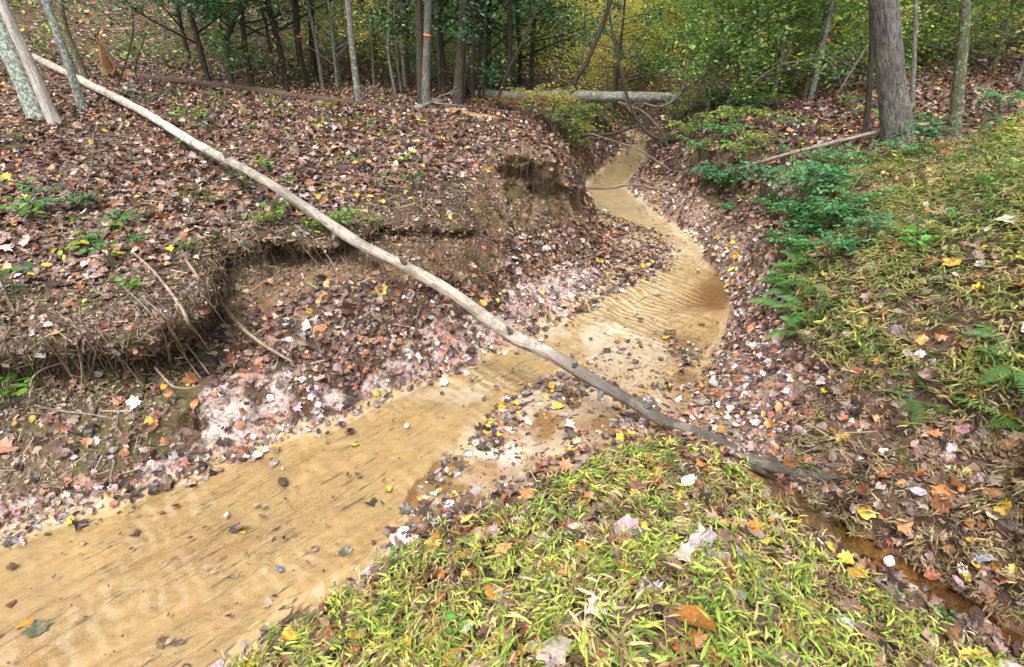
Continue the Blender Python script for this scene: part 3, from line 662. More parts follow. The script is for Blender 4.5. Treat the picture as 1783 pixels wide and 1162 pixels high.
# ------------------------------------------------------------------ stilt grass
def blade(L, wd, droop, side=0):
    """lance leaf along +y, folded down the middle, drooping"""
    ys = [0, .3, .68, 1]; ws = [.15, 1, .75, 0]; Vt = []; 
    for y, q in zip(ys, ws):
        z = -droop * y * y * L; Vt += [(-wd * q / 2, y * L, z + .15 * wd * q), (0, y * L, z), (wd * q / 2, y * L, z + .15 * wd * q)]
    Fq = []
    for i in range(3):
        a = i * 3; Fq += [(a, a+1, a+4, a+3), (a+1, a+2, a+5, a+4)]
    return np.array(Vt), np.array(Fq)
def grass_plant(rd, H, nleaf, LL, lean):
    """a wiry stem with lance leaves set alternately along it"""
    Vs, Fs, Cs = [], [], []; n = 0
    az = rd.uniform(0, 6.28); pts = []
    for k in range(5):
        t = k / 4; pts.append(np.array([math.cos(az) * lean * t * t * H, math.sin(az) * lean * t * t * H, H * (t - .3 * lean * t * t)]))
    for k in range(4):
        a, b = pts[k], pts[k+1]; wv = .0012
        Vs += [a + [wv, 0, 0], a + [-wv, wv, 0], b + [-wv, wv, 0], b + [wv, 0, 0]]; Fs.append([n, n+1, n+2, n+3]); Cs += [.75] * 4; n += 4
    for j in range(nleaf):
        t = .2 + .8 * j / max(1, nleaf - 1); k = min(3, int(t * 4)); p = pts[k] + (pts[k+1] - pts[k]) * (t * 4 - k)
        Vt, Ft = blade(LL * rd.uniform(.7, 1.15) * (1 - .25 * abs(t - .5)), LL * rd.uniform(.14, .2), rd.uniform(.1, .8))
        yaw = az + j * math.pi + rd.uniform(-.7, .7); pit = rd.uniform(.0, .9)
        R = np.array(Matrix.Rotation(yaw, 3, 'Z') @ Matrix.Rotation(pit, 3, 'X') @ Matrix.Rotation(rd.uniform(-.6, .6), 3, 'Y'))
        Vs += list(Vt @ R.T + p); Fs += [list(f + n) for f in Ft]; Cs += [rd.uniform(.8, 1.2)] * len(Vt); n += len(Vt)
    return np.array(Vs), np.array(Fs), np.array(Cs)
rd = random.Random(5)
G_TALL = [grass_plant(rd, rd.uniform(.09, .17), rd.randint(5, 8), rd.uniform(.055, .075), rd.uniform(.2, 1.0)) for _ in range(9)]
G_LOW = [grass_plant(rd, rd.uniform(.05, .10), rd.randint(5, 8), rd.uniform(.04, .055), rd.uniform(.4, 1.2)) for _ in range(8)]
def sow(B, wgt, per, tl, pal, rg, smin=.7, smax=1.25, jit=.15):
    n = count(wgt, per); P, N, k = sample(wgt, n, rg)
    Nn = N * .5 + np.array([0, 0, 1.]); Nn /= np.linalg.norm(Nn, axis=1, keepdims=True)
    R = frames(Nn, rg.uniform(0, 6.283, n), np.abs(rg.normal(0, .25, n)), rg); S = rg.uniform(smin, smax, n); cc = palette(pal, n, rg, jit); sub = rg.integers(0, len(tl), n)
    for ti, (Vt, Ft, Ct) in enumerate(tl):
        m = sub == ti; B.add(Vt, Ft, R[m], P[m], S[m], cc[m], Ct)
    return n
GREENY = [(32,(.42,.49,.09)),(26,(.27,.41,.065)),(16,(.50,.46,.13)),(8,(.13,.22,.04)),(22,(.45,.36,.18)),(8,(.3,.2,.09))]
OLIVE = [(20,(.36,.30,.12)),(30,(.24,.25,.07)),(25,(.32,.32,.09)),(20,(.16,.22,.045)),(15,(.38,.3,.13)),(10,(.09,.16,.04))]
STRAW = [(20,(.42,.33,.17)),(30,(.3,.22,.11)),(30,(.2,.14,.075)),(20,(.38,.3,.15)),(15,(.2,.2,.06))]
B = Batch(); gm = fbm(fc, 3.5, 3, 80)
sow(B, F_mound * infr * (.15 + .85 * sm(-.2, .3, gm)) * (fc[:, 1] > .3), 640, G_TALL, GREENY, rg, .45, 1.0, .3)
sow(B, F_mound * infr * (fc[:, 1] > .3), 300, G_LOW, STRAW, rg, .5, 1.1, .3)
sow(B, F_mound * infr * (fc[:, 1] > .3), 240, G_LOW, GREENY, rg, .5, 1.1, .3)
g1 = B.build('mound_grass', M['green']); tag(g1, 'yellow green stilt grass covering the near mound', 'grass', kind='stuff')
B = Batch()
sow(B, F_slope * infr * (.4 + .6 * sm(-.25, .2, gm)), 700, G_LOW, OLIVE, rg, .8, 1.5)
sow(B, F_dry * infr * (.35 + .65 * sm(-.1, .3, gm)), 700, G_LOW, STRAW, rg, .6, 1.2)
sow(B, F_slope * infr * sm(.0, .3, gm), 60, G_TALL, GREENY, rg)
sow(B, F_slope * infr * sm(.0, .25, fbm(fc, 1.3, 3, 83)), 260, G_LOW, [(2,(.12,.24,.05)), (1,(.2,.32,.06)), (1,(.07,.16,.04))], rg, .9, 1.5)
g2 = B.build('bank_grass', M['green']); tag(g2, 'olive and straw coloured grass on the bank beyond the ditch', 'grass', kind='stuff')

# ------------------------------------------------------------------ wood: tubes, trunks, logs
def spl(pts, n):
    P = np.array(pts, float); k = len(P)
    if k == 2: return P[0] + (P[1] - P[0]) * np.linspace(0, 1, n)[:, None]
    E = np.concatenate([[2 * P[0] - P[1]], P, [2 * P[-1] - P[-2]]]); out = []
    for t in np.linspace(0, k - 1 - 1e-6, n):
        i = int(t); f = t - i; a, b, c, d = E[i:i+4]
        out.append(.5 * ((2*b) + (-a + c) * f + (2*a - 5*b + 4*c - d) * f*f + (-a + 3*b - 3*c + d) * f**3))
    return np.array(out)

def tube(pts, radii, seg=10, n=None, rough=0.0, rf=6.0, flare=0.0, seed=0, closed=True, lobes=5, jag=0.0):
    """V, F(quads), F(tris), uv of a round tapered member along pts"""
    n = n or max(2, len(pts)); P = spl(pts, n)
    rad = np.interp(np.linspace(0, 1, n), np.linspace(0, 1, len(radii)), radii)
    T = np.gradient(P, axis=0); T /= np.maximum(np.linalg.norm(T, axis=1, keepdims=True), 1e-9)
    u = np.cross(T[0], [0.3, 0.9, 0.1]); u /= np.linalg.norm(u); U = [u]
    for k in range(1, n):
        u = U[-1] - T[k] * (U[-1] @ T[k]); U.append(u / np.linalg.norm(u))
    U = np.array(U); Wd = np.cross(T, U); th = np.linspace(0, 2 * math.pi, seg + 1)[:-1]
    dirs = np.cos(th)[None, :, None] * U[:, None] + np.sin(th)[None, :, None] * Wd[:, None]
    L = np.concatenate([[0], np.cumsum(np.linalg.norm(np.diff(P, axis=0), axis=1))])
    rr_ = rad[:, None] * np.ones(seg)[None]
    if rough:
        q = np.stack([np.cos(th)[None] * np.ones(n)[:, None] * 1.2, np.sin(th)[None] * np.ones(n)[:, None] * 1.2, (L / max(rad.max(), .01) * .12)[:, None] * np.ones(seg)[None]], -1).reshape(-1, 3)
        rr_ = rr_ * (1 + rough * fbm(q, 1.6, 4, seed + 100).reshape(n, seg) * 2)
    if flare:
        fl = flare * np.exp(-L / (rad[0] * 1.7)); rr_ = rr_ * (1 + fl[:, None] * (.55 + .6 * np.cos(lobes * th + seed)[None]))
    VV = P[:, None] + dirs * rr_[:, :, None]
    if jag: VV[-1] += T[-1] * (np.random.default_rng(seed).random((seg, 1)) * jag)
    VV = VV.reshape(-1, 3)
    i = np.arange(n * seg).reshape(n, seg); j = np.roll(i, -1, 1)
    Fq = np.stack([i[:-1], j[:-1], j[1:], i[1:]], -1).reshape(-1, 4)
    uv = np.stack([np.repeat((th / 6.2832)[None], n, 0) * 2 * math.pi * max(rad.mean(), .01) , np.repeat(L[:, None], seg, 1)], -1).reshape(-1, 2)
    # mirror the u coordinate so that it closes without a seam
    uv[:, 0] = np.abs(uv[:, 0] - math.pi * max(rad.mean(), .01))
    Ft = np.zeros((0, 3), int)
    if closed:
        VV = np.concatenate([VV, [P[0]], [P[-1]]]); a, b = n * seg, n * seg + 1
        Ft = np.concatenate([np.stack([j[0], i[0], np.full(seg, a)], -1), np.stack([i[-1], j[-1], np.full(seg, b)], -1)]); uv = np.concatenate([uv, [[0, 0]], [[0, L[-1]]]])
    return VV, Fq, Ft, uv

class Tubes:
    def __init__(s): s.V = []; s.Q = []; s.T = []; s.U = []; s.n = 0
    def add(s, *a, **k):
        V_, Q_, T_, U_ = tube(*a, **k); s.V.append(V_); s.Q.append(Q_ + s.n); s.T.append(T_ + s.n); s.U.append(U_); s.n += len(V_)
    def build(s, name, mat, parent=None, off=None):
        V_ = np.concatenate(s.V)
        if off is not None: V_ = V_ - np.asarray(off)
        return mesh_np(name, V_, [np.concatenate(s.Q), np.concatenate(s.T)], mat, uv=np.concatenate(s.U), smooth=True, parent=parent)

M['bark_big'] = bark_mat('bark_grey_furrowed', (.05,.046,.042), (.22,.21,.19), (.33,.37,.27), .0, 2.0, bmp=1.0)
M['bark_grey'] = bark_mat('bark_grey', (.09,.085,.07), (.24,.23,.195), (.36,.41,.33), .06, 3)
M['bark_lichen'] = bark_mat('bark_lichened', (.12,.13,.11), (.30,.32,.28), (.42,.5,.43), .13, 3)
M['bark_dark'] = bark_mat('bark_dark', (.022,.018,.013), (.085,.07,.052), (.14,.17,.09), -.02, 3)
M['bark_green'] = bark_mat('bark_mossy', (.06,.06,.035), (.16,.16,.095), (.24,.29,.17), .08, 3)
M['deadwood'] = bark_mat('bleached_wood', (.30,.27,.235), (.60,.56,.50), None, 0, 1.0, bmp=.7, stain=(.22,.19,.15))
M['rotwood'] = bark_mat('rotten_red_wood', (.045,.03,.022), (.13,.085,.06), (.2,.21,.1), .0, 2)
M['orangewood'] = bark_mat('fresh_orange_wood', (.16,.08,.035), (.40,.23,.10), None, 0, 1.2, bmp=1.0)
M['palewood'] = bark_mat('pale_dry_wood', (.16,.13,.10), (.42,.35,.27), None, 0, 2)
M['root'] = bark_mat('root_bark', (.15,.115,.08), (.42,.34,.25), None, 0, 3)
M['twig'] = bark_mat('twig_bark', (.08,.065,.05), (.25,.21,.17), None, 0, 3)
def plain_mat(name, c, rough=.5):
    m, nt, out = newmat(name); tc = nd(nt, 'ShaderNodeTexCoord'); n1 = noise(nt, tc.outputs['Object'], 40, 4)
    p = nd(nt, 'ShaderNodeBsdfPrincipled', Roughness=rough)
    nt.links.new(mixc(nt, 1.0, c, ramp(nt, n1, [(.3, .75), (.7, 1.2)]), 'MULTIPLY'), p.inputs[0]); nt.links.new(p.outputs[0], out.inputs[0]); return m
M['tape'] = plain_mat('orange_flagging', (.85, .13, .03), .4)

def log_mat():
    """one long trunk: bleached where it is barkless, grey and cracked in the middle, wet and dark at its foot"""
    m, nt, out = newmat('long_log_wood'); tc = nd(nt, 'ShaderNodeTexCoord'); U = tc.outputs['UV']; O = tc.outputs['Object']
    sp = nt.nodes.new('ShaderNodeSeparateXYZ'); nt.links.new(U, sp.inputs[0])
    n0 = noise(nt, O, 2.2, 4, .6); n1 = noise(nt, U, 20, 8, .7, (4, .45, 1)); n2 = noise(nt, O, 9, 6, .7)
    ma = nd(nt, 'ShaderNodeMath', operation='MULTIPLY_ADD'); nt.links.new(n0, ma.inputs[0]); ma.inputs[1].default_value = .12; nt.links.new(sp.outputs[1], ma.inputs[2])
    LL = ramp(nt, ma.outputs[0], [(0.0, (.34,.26,.19)), (.22, (.46,.40,.33)), (.42, (.55,.50,.44)), (.62, (.70,.63,.57)), (.68, (.40,.37,.32)), (.78, (.34,.30,.25)), (.87, (.42,.36,.30)), (.925, (.40,.35,.29)), (.95, (.16,.14,.12)), (1.0, (.07,.06,.05))])
    LL = mixc(nt, 1.0, LL, ramp(nt, n1, [(.36, .30), (.48, .9), (.7, 1.2)]), 'MULTIPLY')
    LL = mixc(nt, ramp(nt, n2, [(.50, 0.0), (.58, .75)]), LL, (.17,.15,.12)); LL = mixc(nt, ramp(nt, noise(nt, U, 55, 4, .7, (3, .16, 1)), [(.60, 0.0), (.64, .85)]), LL, (.05,.04,.03))
    LL = mixc(nt, ramp(nt, noise(nt, O, 4.1, 5, .7), [(.6, 0.0), (.68, .8)]), LL, (.10,.085,.065))
    p = nd(nt, 'ShaderNodeBsdfPrincipled', Roughness=.7); nt.links.new(LL, p.inputs[0]); nt.links.new(bump(nt, n1, .9, .02), p.inputs['Normal'])
    nt.links.new(p.outputs[0], out.inputs[0]); return m
M['longlog'] = log_mat()

# the long log
GL = [(60,105,24),(150,150,24),(240,195,24),(330,250,25),(450,315,26)]
pts = []; 
for x, y, wd in GL:
    h = hit(x, y); pts.append(h + [0, 0, prad(h, wd) * .6])
def on_line(px, py, A_, B_):
    """the point of the pixel's ray nearest to the line A-B"""
    o = np.array([0, 0, CAMZ]); d = ray(px, py); e = B_ - A_; n = np.cross(d, e); n2 = np.cross(e, n); return o + d * ((A_ - o) @ n2) / (d @ n2)
LG = [(540,367,26),(620,421,27),(700,461,27),(790,513,30),(855,560,34),(900,590,38),(960,618,33),(1030,660,31),(1110,706,30),(1160,735,34)]
Pb = hit(1185, 752) + [0, 0, .03]; O_ = np.array([0, 0, CAMZ])
CHK = [(a[0] + (b[0] - a[0]) * t_, a[1] + (b[1] - a[1]) * t_ + q_, 0) for a, b in zip([GL[-1]] + LG[:-3], LG[:-2]) for t_ in (0, .25, .5, .75) for q_ in (-12, 0, 14)]
for kf in np.arange(1.0, .5, -.01):     # lift the trunk until it clears the bank's lip
    Pa = O_ + (pts[-1] - O_) * kf
    if all(np.linalg.norm(on_line(x, y, Pa, Pb) - O_) < np.linalg.norm(hit(x, y) - O_) - .07 * (x < 900) for x, y, wd in CHK): break
for i_ in range(len(pts)): pts[i_] = O_ + (pts[i_] - O_) * (1 - (1 - kf) * max(0, (i_ - 1)) / (len(pts) - 2))
wds = [g[2] for g in GL]
for x, y, wd in LG: pts.append(on_line(x, y, Pa, Pb)); wds.append(wd)
for x, y, wd in [(1230,765,34),(1310,806,32),(1370,824,28),(1435,836,22)]: pts.append(hit(x, y) + [0, 0, .02]); wds.append(wd)
rds = [prad(p, wd) * .68 for wd, p in zip(wds, pts)]
n = 240; V_, Q_, T_, U_ = tube(pts, rds, 20, n, rough=.17, seed=4, jag=.12)
Llen = U_[:, 1].max(); 
U_[:, 1] /= 1.0
# v in 0..1 by the traced pixel, so that bark and bare wood change where they do in the place
pxs = project(V_)[0]; U2 = U_.copy()
o = mesh_np('leaning_log', V_, [Q_, T_], M['longlog'], uv=U_, smooth=True)
tag(o, 'long bleached barkless trunk lying from the upper bank across the stream', 'log')
for nnode in M['longlog'].node_tree.nodes:
    if nnode.type == 'MATH' and nnode.operation == 'MULTIPLY_ADD': lm = nnode
nt_ = M['longlog'].node_tree; dv = nd(nt_, 'ShaderNodeMath', operation='DIVIDE'); src_ = lm.inputs[2].links[0].from_socket
nt_.links.new(src_, dv.inputs[0]); dv.inputs[1].default_value = Llen; nt_.links.new(dv.outputs[0], lm.inputs[2])
log_ = o; lgt = Tubes(); rdl = random.Random(4)
for (x_, y_, L_, up_) in [(706,463,.05,1),(893,575,.07,1),(1003,640,.05,1),(585,400,.04,-1),(1052,668,.05,-1),(400,290,.05,1),(1120,706,.05,1),(820,540,.04,-1)]:
    c_ = min(spl(pts, 240), key=lambda p: (project(p[None])[0][0] - x_) ** 2); dv_ = np.array([rdl.uniform(-.5, .5), -.5, up_ * 1.0]); dv_ /= np.linalg.norm(dv_)
    lgt = Tubes(); lgt.add([c_ + dv_ * .02, c_ + dv_ * (.055 + L_ * .5), c_ + dv_ * (.055 + L_)], [.026, .017, .010], 8, 5, rough=.3, seed=int(x_)); lgt.build('branch_stub', M['bark_grey'], log_)
LOGLEN = Llen; LOGPTS = pts

# fallen pieces of wood; wd in photo pixels
def member(name, px_list, mat, label, cat, lift=.5, seg=10, n=40, rough=.12, seed=0, group=None, Y=None, jag=0, up=0.0, mat2=None):
    P, Rr = [], []
    for q in px_list:
        x, y, wd = q[:3]
        p = at(x, y, q[3]) if len(q) > 3 else (at(x, y, Y) if Y else hit(x, y))
        r = prad(p, wd)
        if not Y and len(q) < 4: p = p + [0, 0, r * lift + up]
        P.append(p); Rr.append(r)
    V_, Q_, T_, U_ = tube(P, Rr, seg, n, rough=rough, seed=seed, jag=jag)
    o = mesh_np(name, V_, [Q_, T_], mat, uv=U_, smooth=True); return tag(o, label, cat, group)

root_ = empty('fallen_log', hit(420, 158), 'low reddish rotten trunk with an orange broken end on the far leafy floor', 'log')
def rebase(o, r): o.parent = r; o.matrix_parent_inverse = Matrix.Translation(-Vector(r.location)); return o
def child(o, r):
    for k in ('label', 'category'): 
        if k in o: del o[k]
    return rebase(o, r)
child(member('broken_end', [(200,128,9),(222,132,12),(245,137,13)], M['orangewood'], None, None, seg=9, n=14, seed=2, rough=.3), root_)
child(member('trunk', [(243,137,14),(330,147,15),(420,158,15),(500,170,15),(580,180,14),(640,186,12)], M['rotwood'], None, None, n=60, seed=3), root_)
st = empty('broken_stump', hit(186, 132), 'short snapped stump with raw orange splinters beside the rotten trunk', 'stump')
h = hit(186, 132); Yh = h[1]
child(member('stump_wood', [(192,134,24),(186,115,19),(180,98,15),(176,84,9)], M['orangewood'], None, None, Y=Yh, seg=9, n=16, rough=.5, seed=9, jag=.25), st)
child(member('splinter', [(196,134,9),(200,118,6),(190,100,3)], M['orangewood'], None, None, Y=Yh - .05, seg=5, n=8, seed=10), st)
xlog = empty('bridging_log', at(1000, 167, 11.8), 'thick grey mossy trunk bridging the gully high above the stream', 'log')
child(member('trunk', [(828,166,17),(880,167,19),(960,168,20),(1040,169,20),(1110,170,19),(1178,170,18)], M['bark_grey'], None, None, Y=11.8, seg=16, n=70, seed=21), xlog)
tb = Tubes(); rd = random.Random(8)
for k in range(26):
    a = rd.uniform(0, 6.28); c = at(822, 166, 11.8); L = rd.uniform(.25, .6)
    tb.add([c + [.1, 0, 0], c + np.array([-.08, math.cos(a) * L * .4, math.sin(a) * L * .4]), c + np.array([-.2 * rd.random(), math.cos(a) * L, math.sin(a) * L])], [.03, .02, .005], 5, 6)
rebase(tb.build('root_plate', M['bark_dark']), xlog)
member('leaning_pole', [(1278,318,6),(1330,303,7),(1400,286,8),(1480,267,8),(1560,250,9),(1645,241,6)], M['palewood'], 'long thin bare pole resting up the right bank below the big trunk', 'pole', lift=1.5, n=50, seed=31, up=.13, rough=.08)
member('fallen_branch', [(1020,328,4),(1062,328,4),(1100,322,5),(1140,329,5),(1180,337,3)], M['twig'], 'thin dark branch bowed low over the narrow far stream', 'branch', Y=8.6, n=26, seg=6)
member('fallen_branch', [(1024,232,3),(1070,246,3),(1115,263,3.5),(1160,292,4),(1208,322,4)], M['twig'], 'thin bare branch slanting down over the stream from the yellow bush', 'branch', Y=9.5, n=30, seg=6)
member('hanging_vine', [(1052,-60,5),(1062,30,5),(1078,110,6),(1096,180,6),(1118,222,6),(1142,240,6),(1166,243,4)], M['bark_dark'], 'dark vine dropping from above and looping up at the gully', 'vine', Y=9.6, n=50, seg=7)
member('rotten_root', [(730,193,15),(742,188,12),(760,183,13),(772,180,8)], M['bark_grey'], 'weathered grey snag of root wood on the plateau edge under the twin trunks', 'root', n=22, seg=9, rough=.35, seed=41)
member('rotten_slab', [(640,187,10),(672,192,11),(706,195,9)], M['rotwood'], 'crumbling reddish end of rotten wood beside the grey snag', 'log', n=20, seg=8, rough=.4, seed=42)
member('rotten_slab', [(776,196,10),(810,200,11),(846,206,8),(876,209,4)], M['orangewood'], 'strip of decayed orange wood on the brown leaves right of the grey snag', 'log', n=24, seg=8, rough=.5, seed=43)
member('fallen_branch', [(745,184,4),(790,190,4),(850,196,3),(905,203,2)], M['twig'], 'dark straight stick lying along the decayed orange wood', 'branch', n=20, seg=6, up=.05)
member('fallen_branch', [(1205,358,3),(1218,330,3),(1250,305,2)], M['twig'], 'short pale twig lying below the lower end of the long thin pole', 'branch', n=14, seg=5, up=.05)
member('fallen_branch', [(1590,356,2.5),(1640,361,3.5),(1700,356,3.5),(1770,352,2.5)], M['twig'], 'thin pale stick lying flat on the grassy right slope', 'branch', n=24, seg=6, up=.06)
member('fallen_branch', [(1500,318,2.5),(1480,345,2.5),(1458,385,2)], M['twig'], 'short pale twig standing in the leafy shrubs of the right bank', 'branch', n=12, seg=5, up=.1)
member('fallen_branch', [(1460,825,10),(1500,836,9),(1545,845,8),(1590,852,5)], M['bark_dark'], 'short black rotten branch lying past the foot of the long log', 'branch', n=20, seg=8, rough=.4, seed=51)
member('fallen_branch', [(1300,812,9),(1360,838,11),(1410,842,11),(1452,832,7)], M['bark_dark'], 'dark split branch lying against the foot of the long log', 'branch', n=20, seg=8, rough=.4, seed=52)
member('fallen_branch', [(165,235,2.5),(163,290,3),(150,345,3)], M['twig'], 'thin grey twig among the brown leaves below the left trees', 'branch', n=14, seg=5, up=.04)
member('fallen_branch', [(95,255,3),(160,250,3),(215,258,2.5)], M['twig'], 'pale stick crossing the brown leaves below the left trees', 'branch', n=14, seg=5, up=.05)
member('fallen_branch', [(1000,470,2.5),(1030,455,3),(1060,440,2.5)], M['twig'], 'small curved stick on the pale leaves beside the rippled stream bend', 'branch', n=12, seg=5, up=.03)
member('fallen_branch', [(1420,440,2.5),(1400,400,2.5),(1350,430,2.5),(1300,436,2)], M['twig'], 'dark bent twig over the bare toe of the right bank', 'branch', n=14, seg=5, up=.06)
for k, (a, lab) in enumerate([([(1500,970,12),(1530,985,10),(1545,1003,6)], 'small black wet stick at the edge of the side ditch')]):
    member('fallen_branch', a, M['bark_dark'], lab, 'branch', n=12, seg=7, rough=.3, seed=60 + k)

# roots hanging from the undercut bank
def root_px(pl, label=None, mat='root', n=24, **k):
    P, Rr = [], []
    for x, y, wd, Yd in pl:
        p = at(x, y, Yd); P.append(p); Rr.append(prad(p, wd))
    V_, Q_, T_, U_ = tube(P, Rr, 7, n, rough=.2, seed=int(pl[0][0])); o = mesh_np('hanging_root', V_, [Q_, T_], M[mat], uv=U_, smooth=True)
    return tag(o, label or 'tangled brown root hanging from the undercut left bank', 'root', 'roots hanging from the undercut bank')
def RY(x, y, back=0.0):
    h = hit(x, y); return float(h[1]) - .11 + back
def root_trace(pl, label=None, **k):
    Ys = [RY(x, y) for x, y, w_ in pl]
    return root_px([(x, y, w_ * 1.25, Y_) for (x, y, w_), Y_ in zip(pl, Ys)], label, **k)
root_trace([(323,452,4),(352,492,5.5),(385,528,6),(425,574,5.5),(468,606,5),(512,632,3)], 'straight grey root leaning from the dark hollow down to the leaves')
root_trace([(232,440,3.5),(265,470,4),(290,500,5),(315,535,6),(330,565,5),(345,585,3)], 'thick forked brown root on the bank face left of the dark hollow')
root_trace([(250,520,2.5),(290,555,3),(325,600,3),(365,652,2)], 'thin pale root slanting down below the forked root')
root_trace([(215,500,2),(262,545,2.5),(310,605,2.5),(350,660,2)], 'thinnest pale root running left of the other slanting one')
root_trace([(270,640,3.5),(300,672,4),(330,676,3),(350,670,2)], 'curling straw coloured root end on the bare soil')
root_trace([(52,700,3),(56,660,3.5),(82,640,3.5),(120,630,3)], 'arched pale root at the far left of the bank foot')
root_trace([(60,706,3),(110,716,3),(160,722,2.5),(205,730,2)], 'thin pale root lying flat on the bare mossy soil')
rd = random.Random(77)
for k in range(80):
    t = rd.uniform(.6, 11.3) if k < 40 else rd.uniform(1, 6.6); i = int(t); a = LIP[i] + (LIP[min(i+1, 12)] - LIP[i]) * (t - i)
    x, y, _ = project(a[None]); x = float(x[0]) + rd.uniform(-5, 5); y = float(y[0]) + rd.uniform(-22, 25); L = rd.uniform(25, 90) * (1.3 if x < 350 else .75)
    if not (-60 < x < 870): continue
    dx = rd.uniform(-.3, .9); h0, h1, h2 = hit(x, y), hit(x + dx * L * .5, y + L * .5), hit(x + dx * L, y + L)
    if h0 is None or h1 is None or h2 is None: continue
    y0 = min(h0[1], h1[1]) - .03
    root_px([(x, y, rd.uniform(1.8, 4.5), y0 - .04), (x + dx * L * .5 + rd.uniform(-8, 8), y + L * .5, rd.uniform(1.5, 3), min(y0, h1[1] - .02)), (x + dx * L, y + L, 1.2, min(y0 + .1, h2[1] - .01))], n=12)
# fine root hair and dead grass fringe under the lip
tb = Tubes(); rg2 = np.random.default_rng(21)
for k in range(900):
    t = rg2.uniform(.3, 11.8); i = int(t); nrm_ = LIP[min(i+1, 12)] - LIP[i]; nrm_ = np.array([nrm_[1], -nrm_[0], 0]) / np.linalg.norm(nrm_[:2])
    a = LIP[i] + (LIP[min(i+1, 12)] - LIP[i]) * (t - i) + nrm_ * rg2.uniform(.02, .17) + [0, 0, rg2.uniform(-.12, .0)]
    L = rg2.uniform(.05, .22) * (1.3 if i > 7 else 1); q = rg2.normal(0, .05, 3); q[2] = 0
    tb.add([a, a + q * .6 + [0, 0, -L * .5], a + q + [0, 0, -L]], [.0022, .0018, .0008], 3, 3, closed=False)
for k in range(500):
    x = rg2.uniform(840, 1010); y = rg2.uniform(255, 370); h = hit(x, y)
    if h is None or h[1] > 9: continue
    L = rg2.uniform(.06, .2); tb.add([h + [0, -.03, 0], h + [rg2.normal(0, .02), -.05, -L]], [.003, .001], 3, 2, closed=False)
M['hair'] = bark_mat('rootlet', (.06,.042,.028), (.20,.15,.10), None, 0, 3)
tag(tb.build('root_hair', M['hair']), 'fringe of fine rootlets under the turf lip of the left bank', 'rootlets', kind='stuff')

# ------------------------------------------------------------------ trees
def leafcloud(B, centers, per, spread, size, pal, rg, tl=T_DIA, jit=.25, flat=.5, shade=True):
    c = np.repeat(np.asarray(centers), per, 0); n = len(c)
    P = c + rg.normal(0, 1, (n, 3)) * spread * np.array([1, 1, flat])
    N = rg.normal(0, .6, (n, 3)) + [0, 0, 1.]; N /= np.linalg.norm(N, axis=1, keepdims=True)
    cc = palette(pal, n, rg, jit) * np.repeat(np.exp(rg.normal(0, .2, (len(centers), 1))), per, 0)
    R = frames(N, rg.uniform(0, 6.283, n), np.zeros(n), rg); S = size * np.exp(rg.normal(0, .25, n)); sub = rg.integers(0, len(tl), n)
    for ti, (Vt, Ft) in enumerate(tl):
        m = sub == ti; B.add(Vt, Ft, R[m], P[m], S[m], cc[m])
T_LEAF = []
for k in range(3):
    f_ = r0.uniform(-.4, .5); c_ = r0.uniform(-.7, .3)
    P_ = np.array([(0,0),(.24,.3),(.2,.68),(0,1),(-.2,.68),(-.24,.3)]); T_LEAF.append((np.concatenate([P_ - [0,.5], (f_ * np.abs(P_[:, :1]) + c_ * (P_[:, 1:] - .5) ** 2)], 1), np.array([[0,1,2,3],[0,3,4,5]])))
HOLLY = [(30,(.04,.13,.055)),(25,(.07,.18,.07)),(20,(.025,.075,.04)),(15,(.13,.25,.12)),(6,(.2,.28,.07))]
GREENB = [(30,(.13,.30,.05)),(30,(.21,.39,.07)),(20,(.07,.17,.04)),(10,(.36,.45,.08)),(5,(.5,.42,.06))]
YELLOW = [(34,(.78,.66,.12)),(30,(.5,.52,.10)),(14,(.28,.36,.08)),(15,(.66,.46,.09)),(5,(.45,.24,.06))]
GOLD = [(30,(.42,.24,.05)),(25,(.30,.26,.06)),(20,(.5,.32,.05)),(20,(.18,.2,.05)),(10,(.3,.13,.05))]
MIXED = [(30,(.22,.31,.09)),(30,(.38,.43,.11)),(20,(.12,.2,.07)),(20,(.56,.5,.12))]

def limbs(tb, rd, path, rads, n_br, s0, s1, blen, elev, r_k=.45, twigs=3, droop=0.0):
    """branches from a trunk path; returns the twig ends"""
    ends = []; P = np.array(path)
    for k in range(n_br):
        s = s0 + (s1 - s0) * (k + rd.random()) / n_br; i = min(int(s * (len(P) - 1)), len(P) - 2); f = s * (len(P) - 1) - i
        a = P[i] + (P[i+1] - P[i]) * f; r = np.interp(s, np.linspace(0, 1, len(rads)), rads) * r_k
        az = rd.uniform(0, 6.28) ; L = blen * rd.uniform(.6, 1.25) * (1.15 - .6 * (s - s0) / max(s1 - s0, .01)); el = elev + rd.uniform(-.25, .3)
        dv = np.array([math.cos(az) * math.cos(el), math.sin(az) * math.cos(el), math.sin(el)])
        m_ = a + dv * L * .5 + np.array([rd.uniform(-.1, .1), rd.uniform(-.1, .1), rd.uniform(-.02, .12)]) * L; e = a + dv * L + np.array([rd.uniform(-.15, .15), rd.uniform(-.15, .15), .1 - droop]) * L
        tb.add([a, m_, e], [max(r, .006), max(r * .6, .004), .003], 5, 6, closed=False)
        ends += [m_ + (e - m_) * .3, e]
        for j in range(twigs):
            t = rd.uniform(.3, .95); b = a + (m_ - a) * t * 2 if t < .5 else m_ + (e - m_) * (t - .5) * 2
            q = dv + np.array([rd.uniform(-.9, .9), rd.uniform(-.9, .9), rd.uniform(-.5, .6)]); q = q / np.linalg.norm(q) * L * rd.uniform(.25, .5)
            tb.add([b, b + q * .5 + [0, 0, .02], b + q], [max(r * .35, .004), .003, .002], 4, 3, closed=False); ends += [b + q, b + q * .6]
    return ends

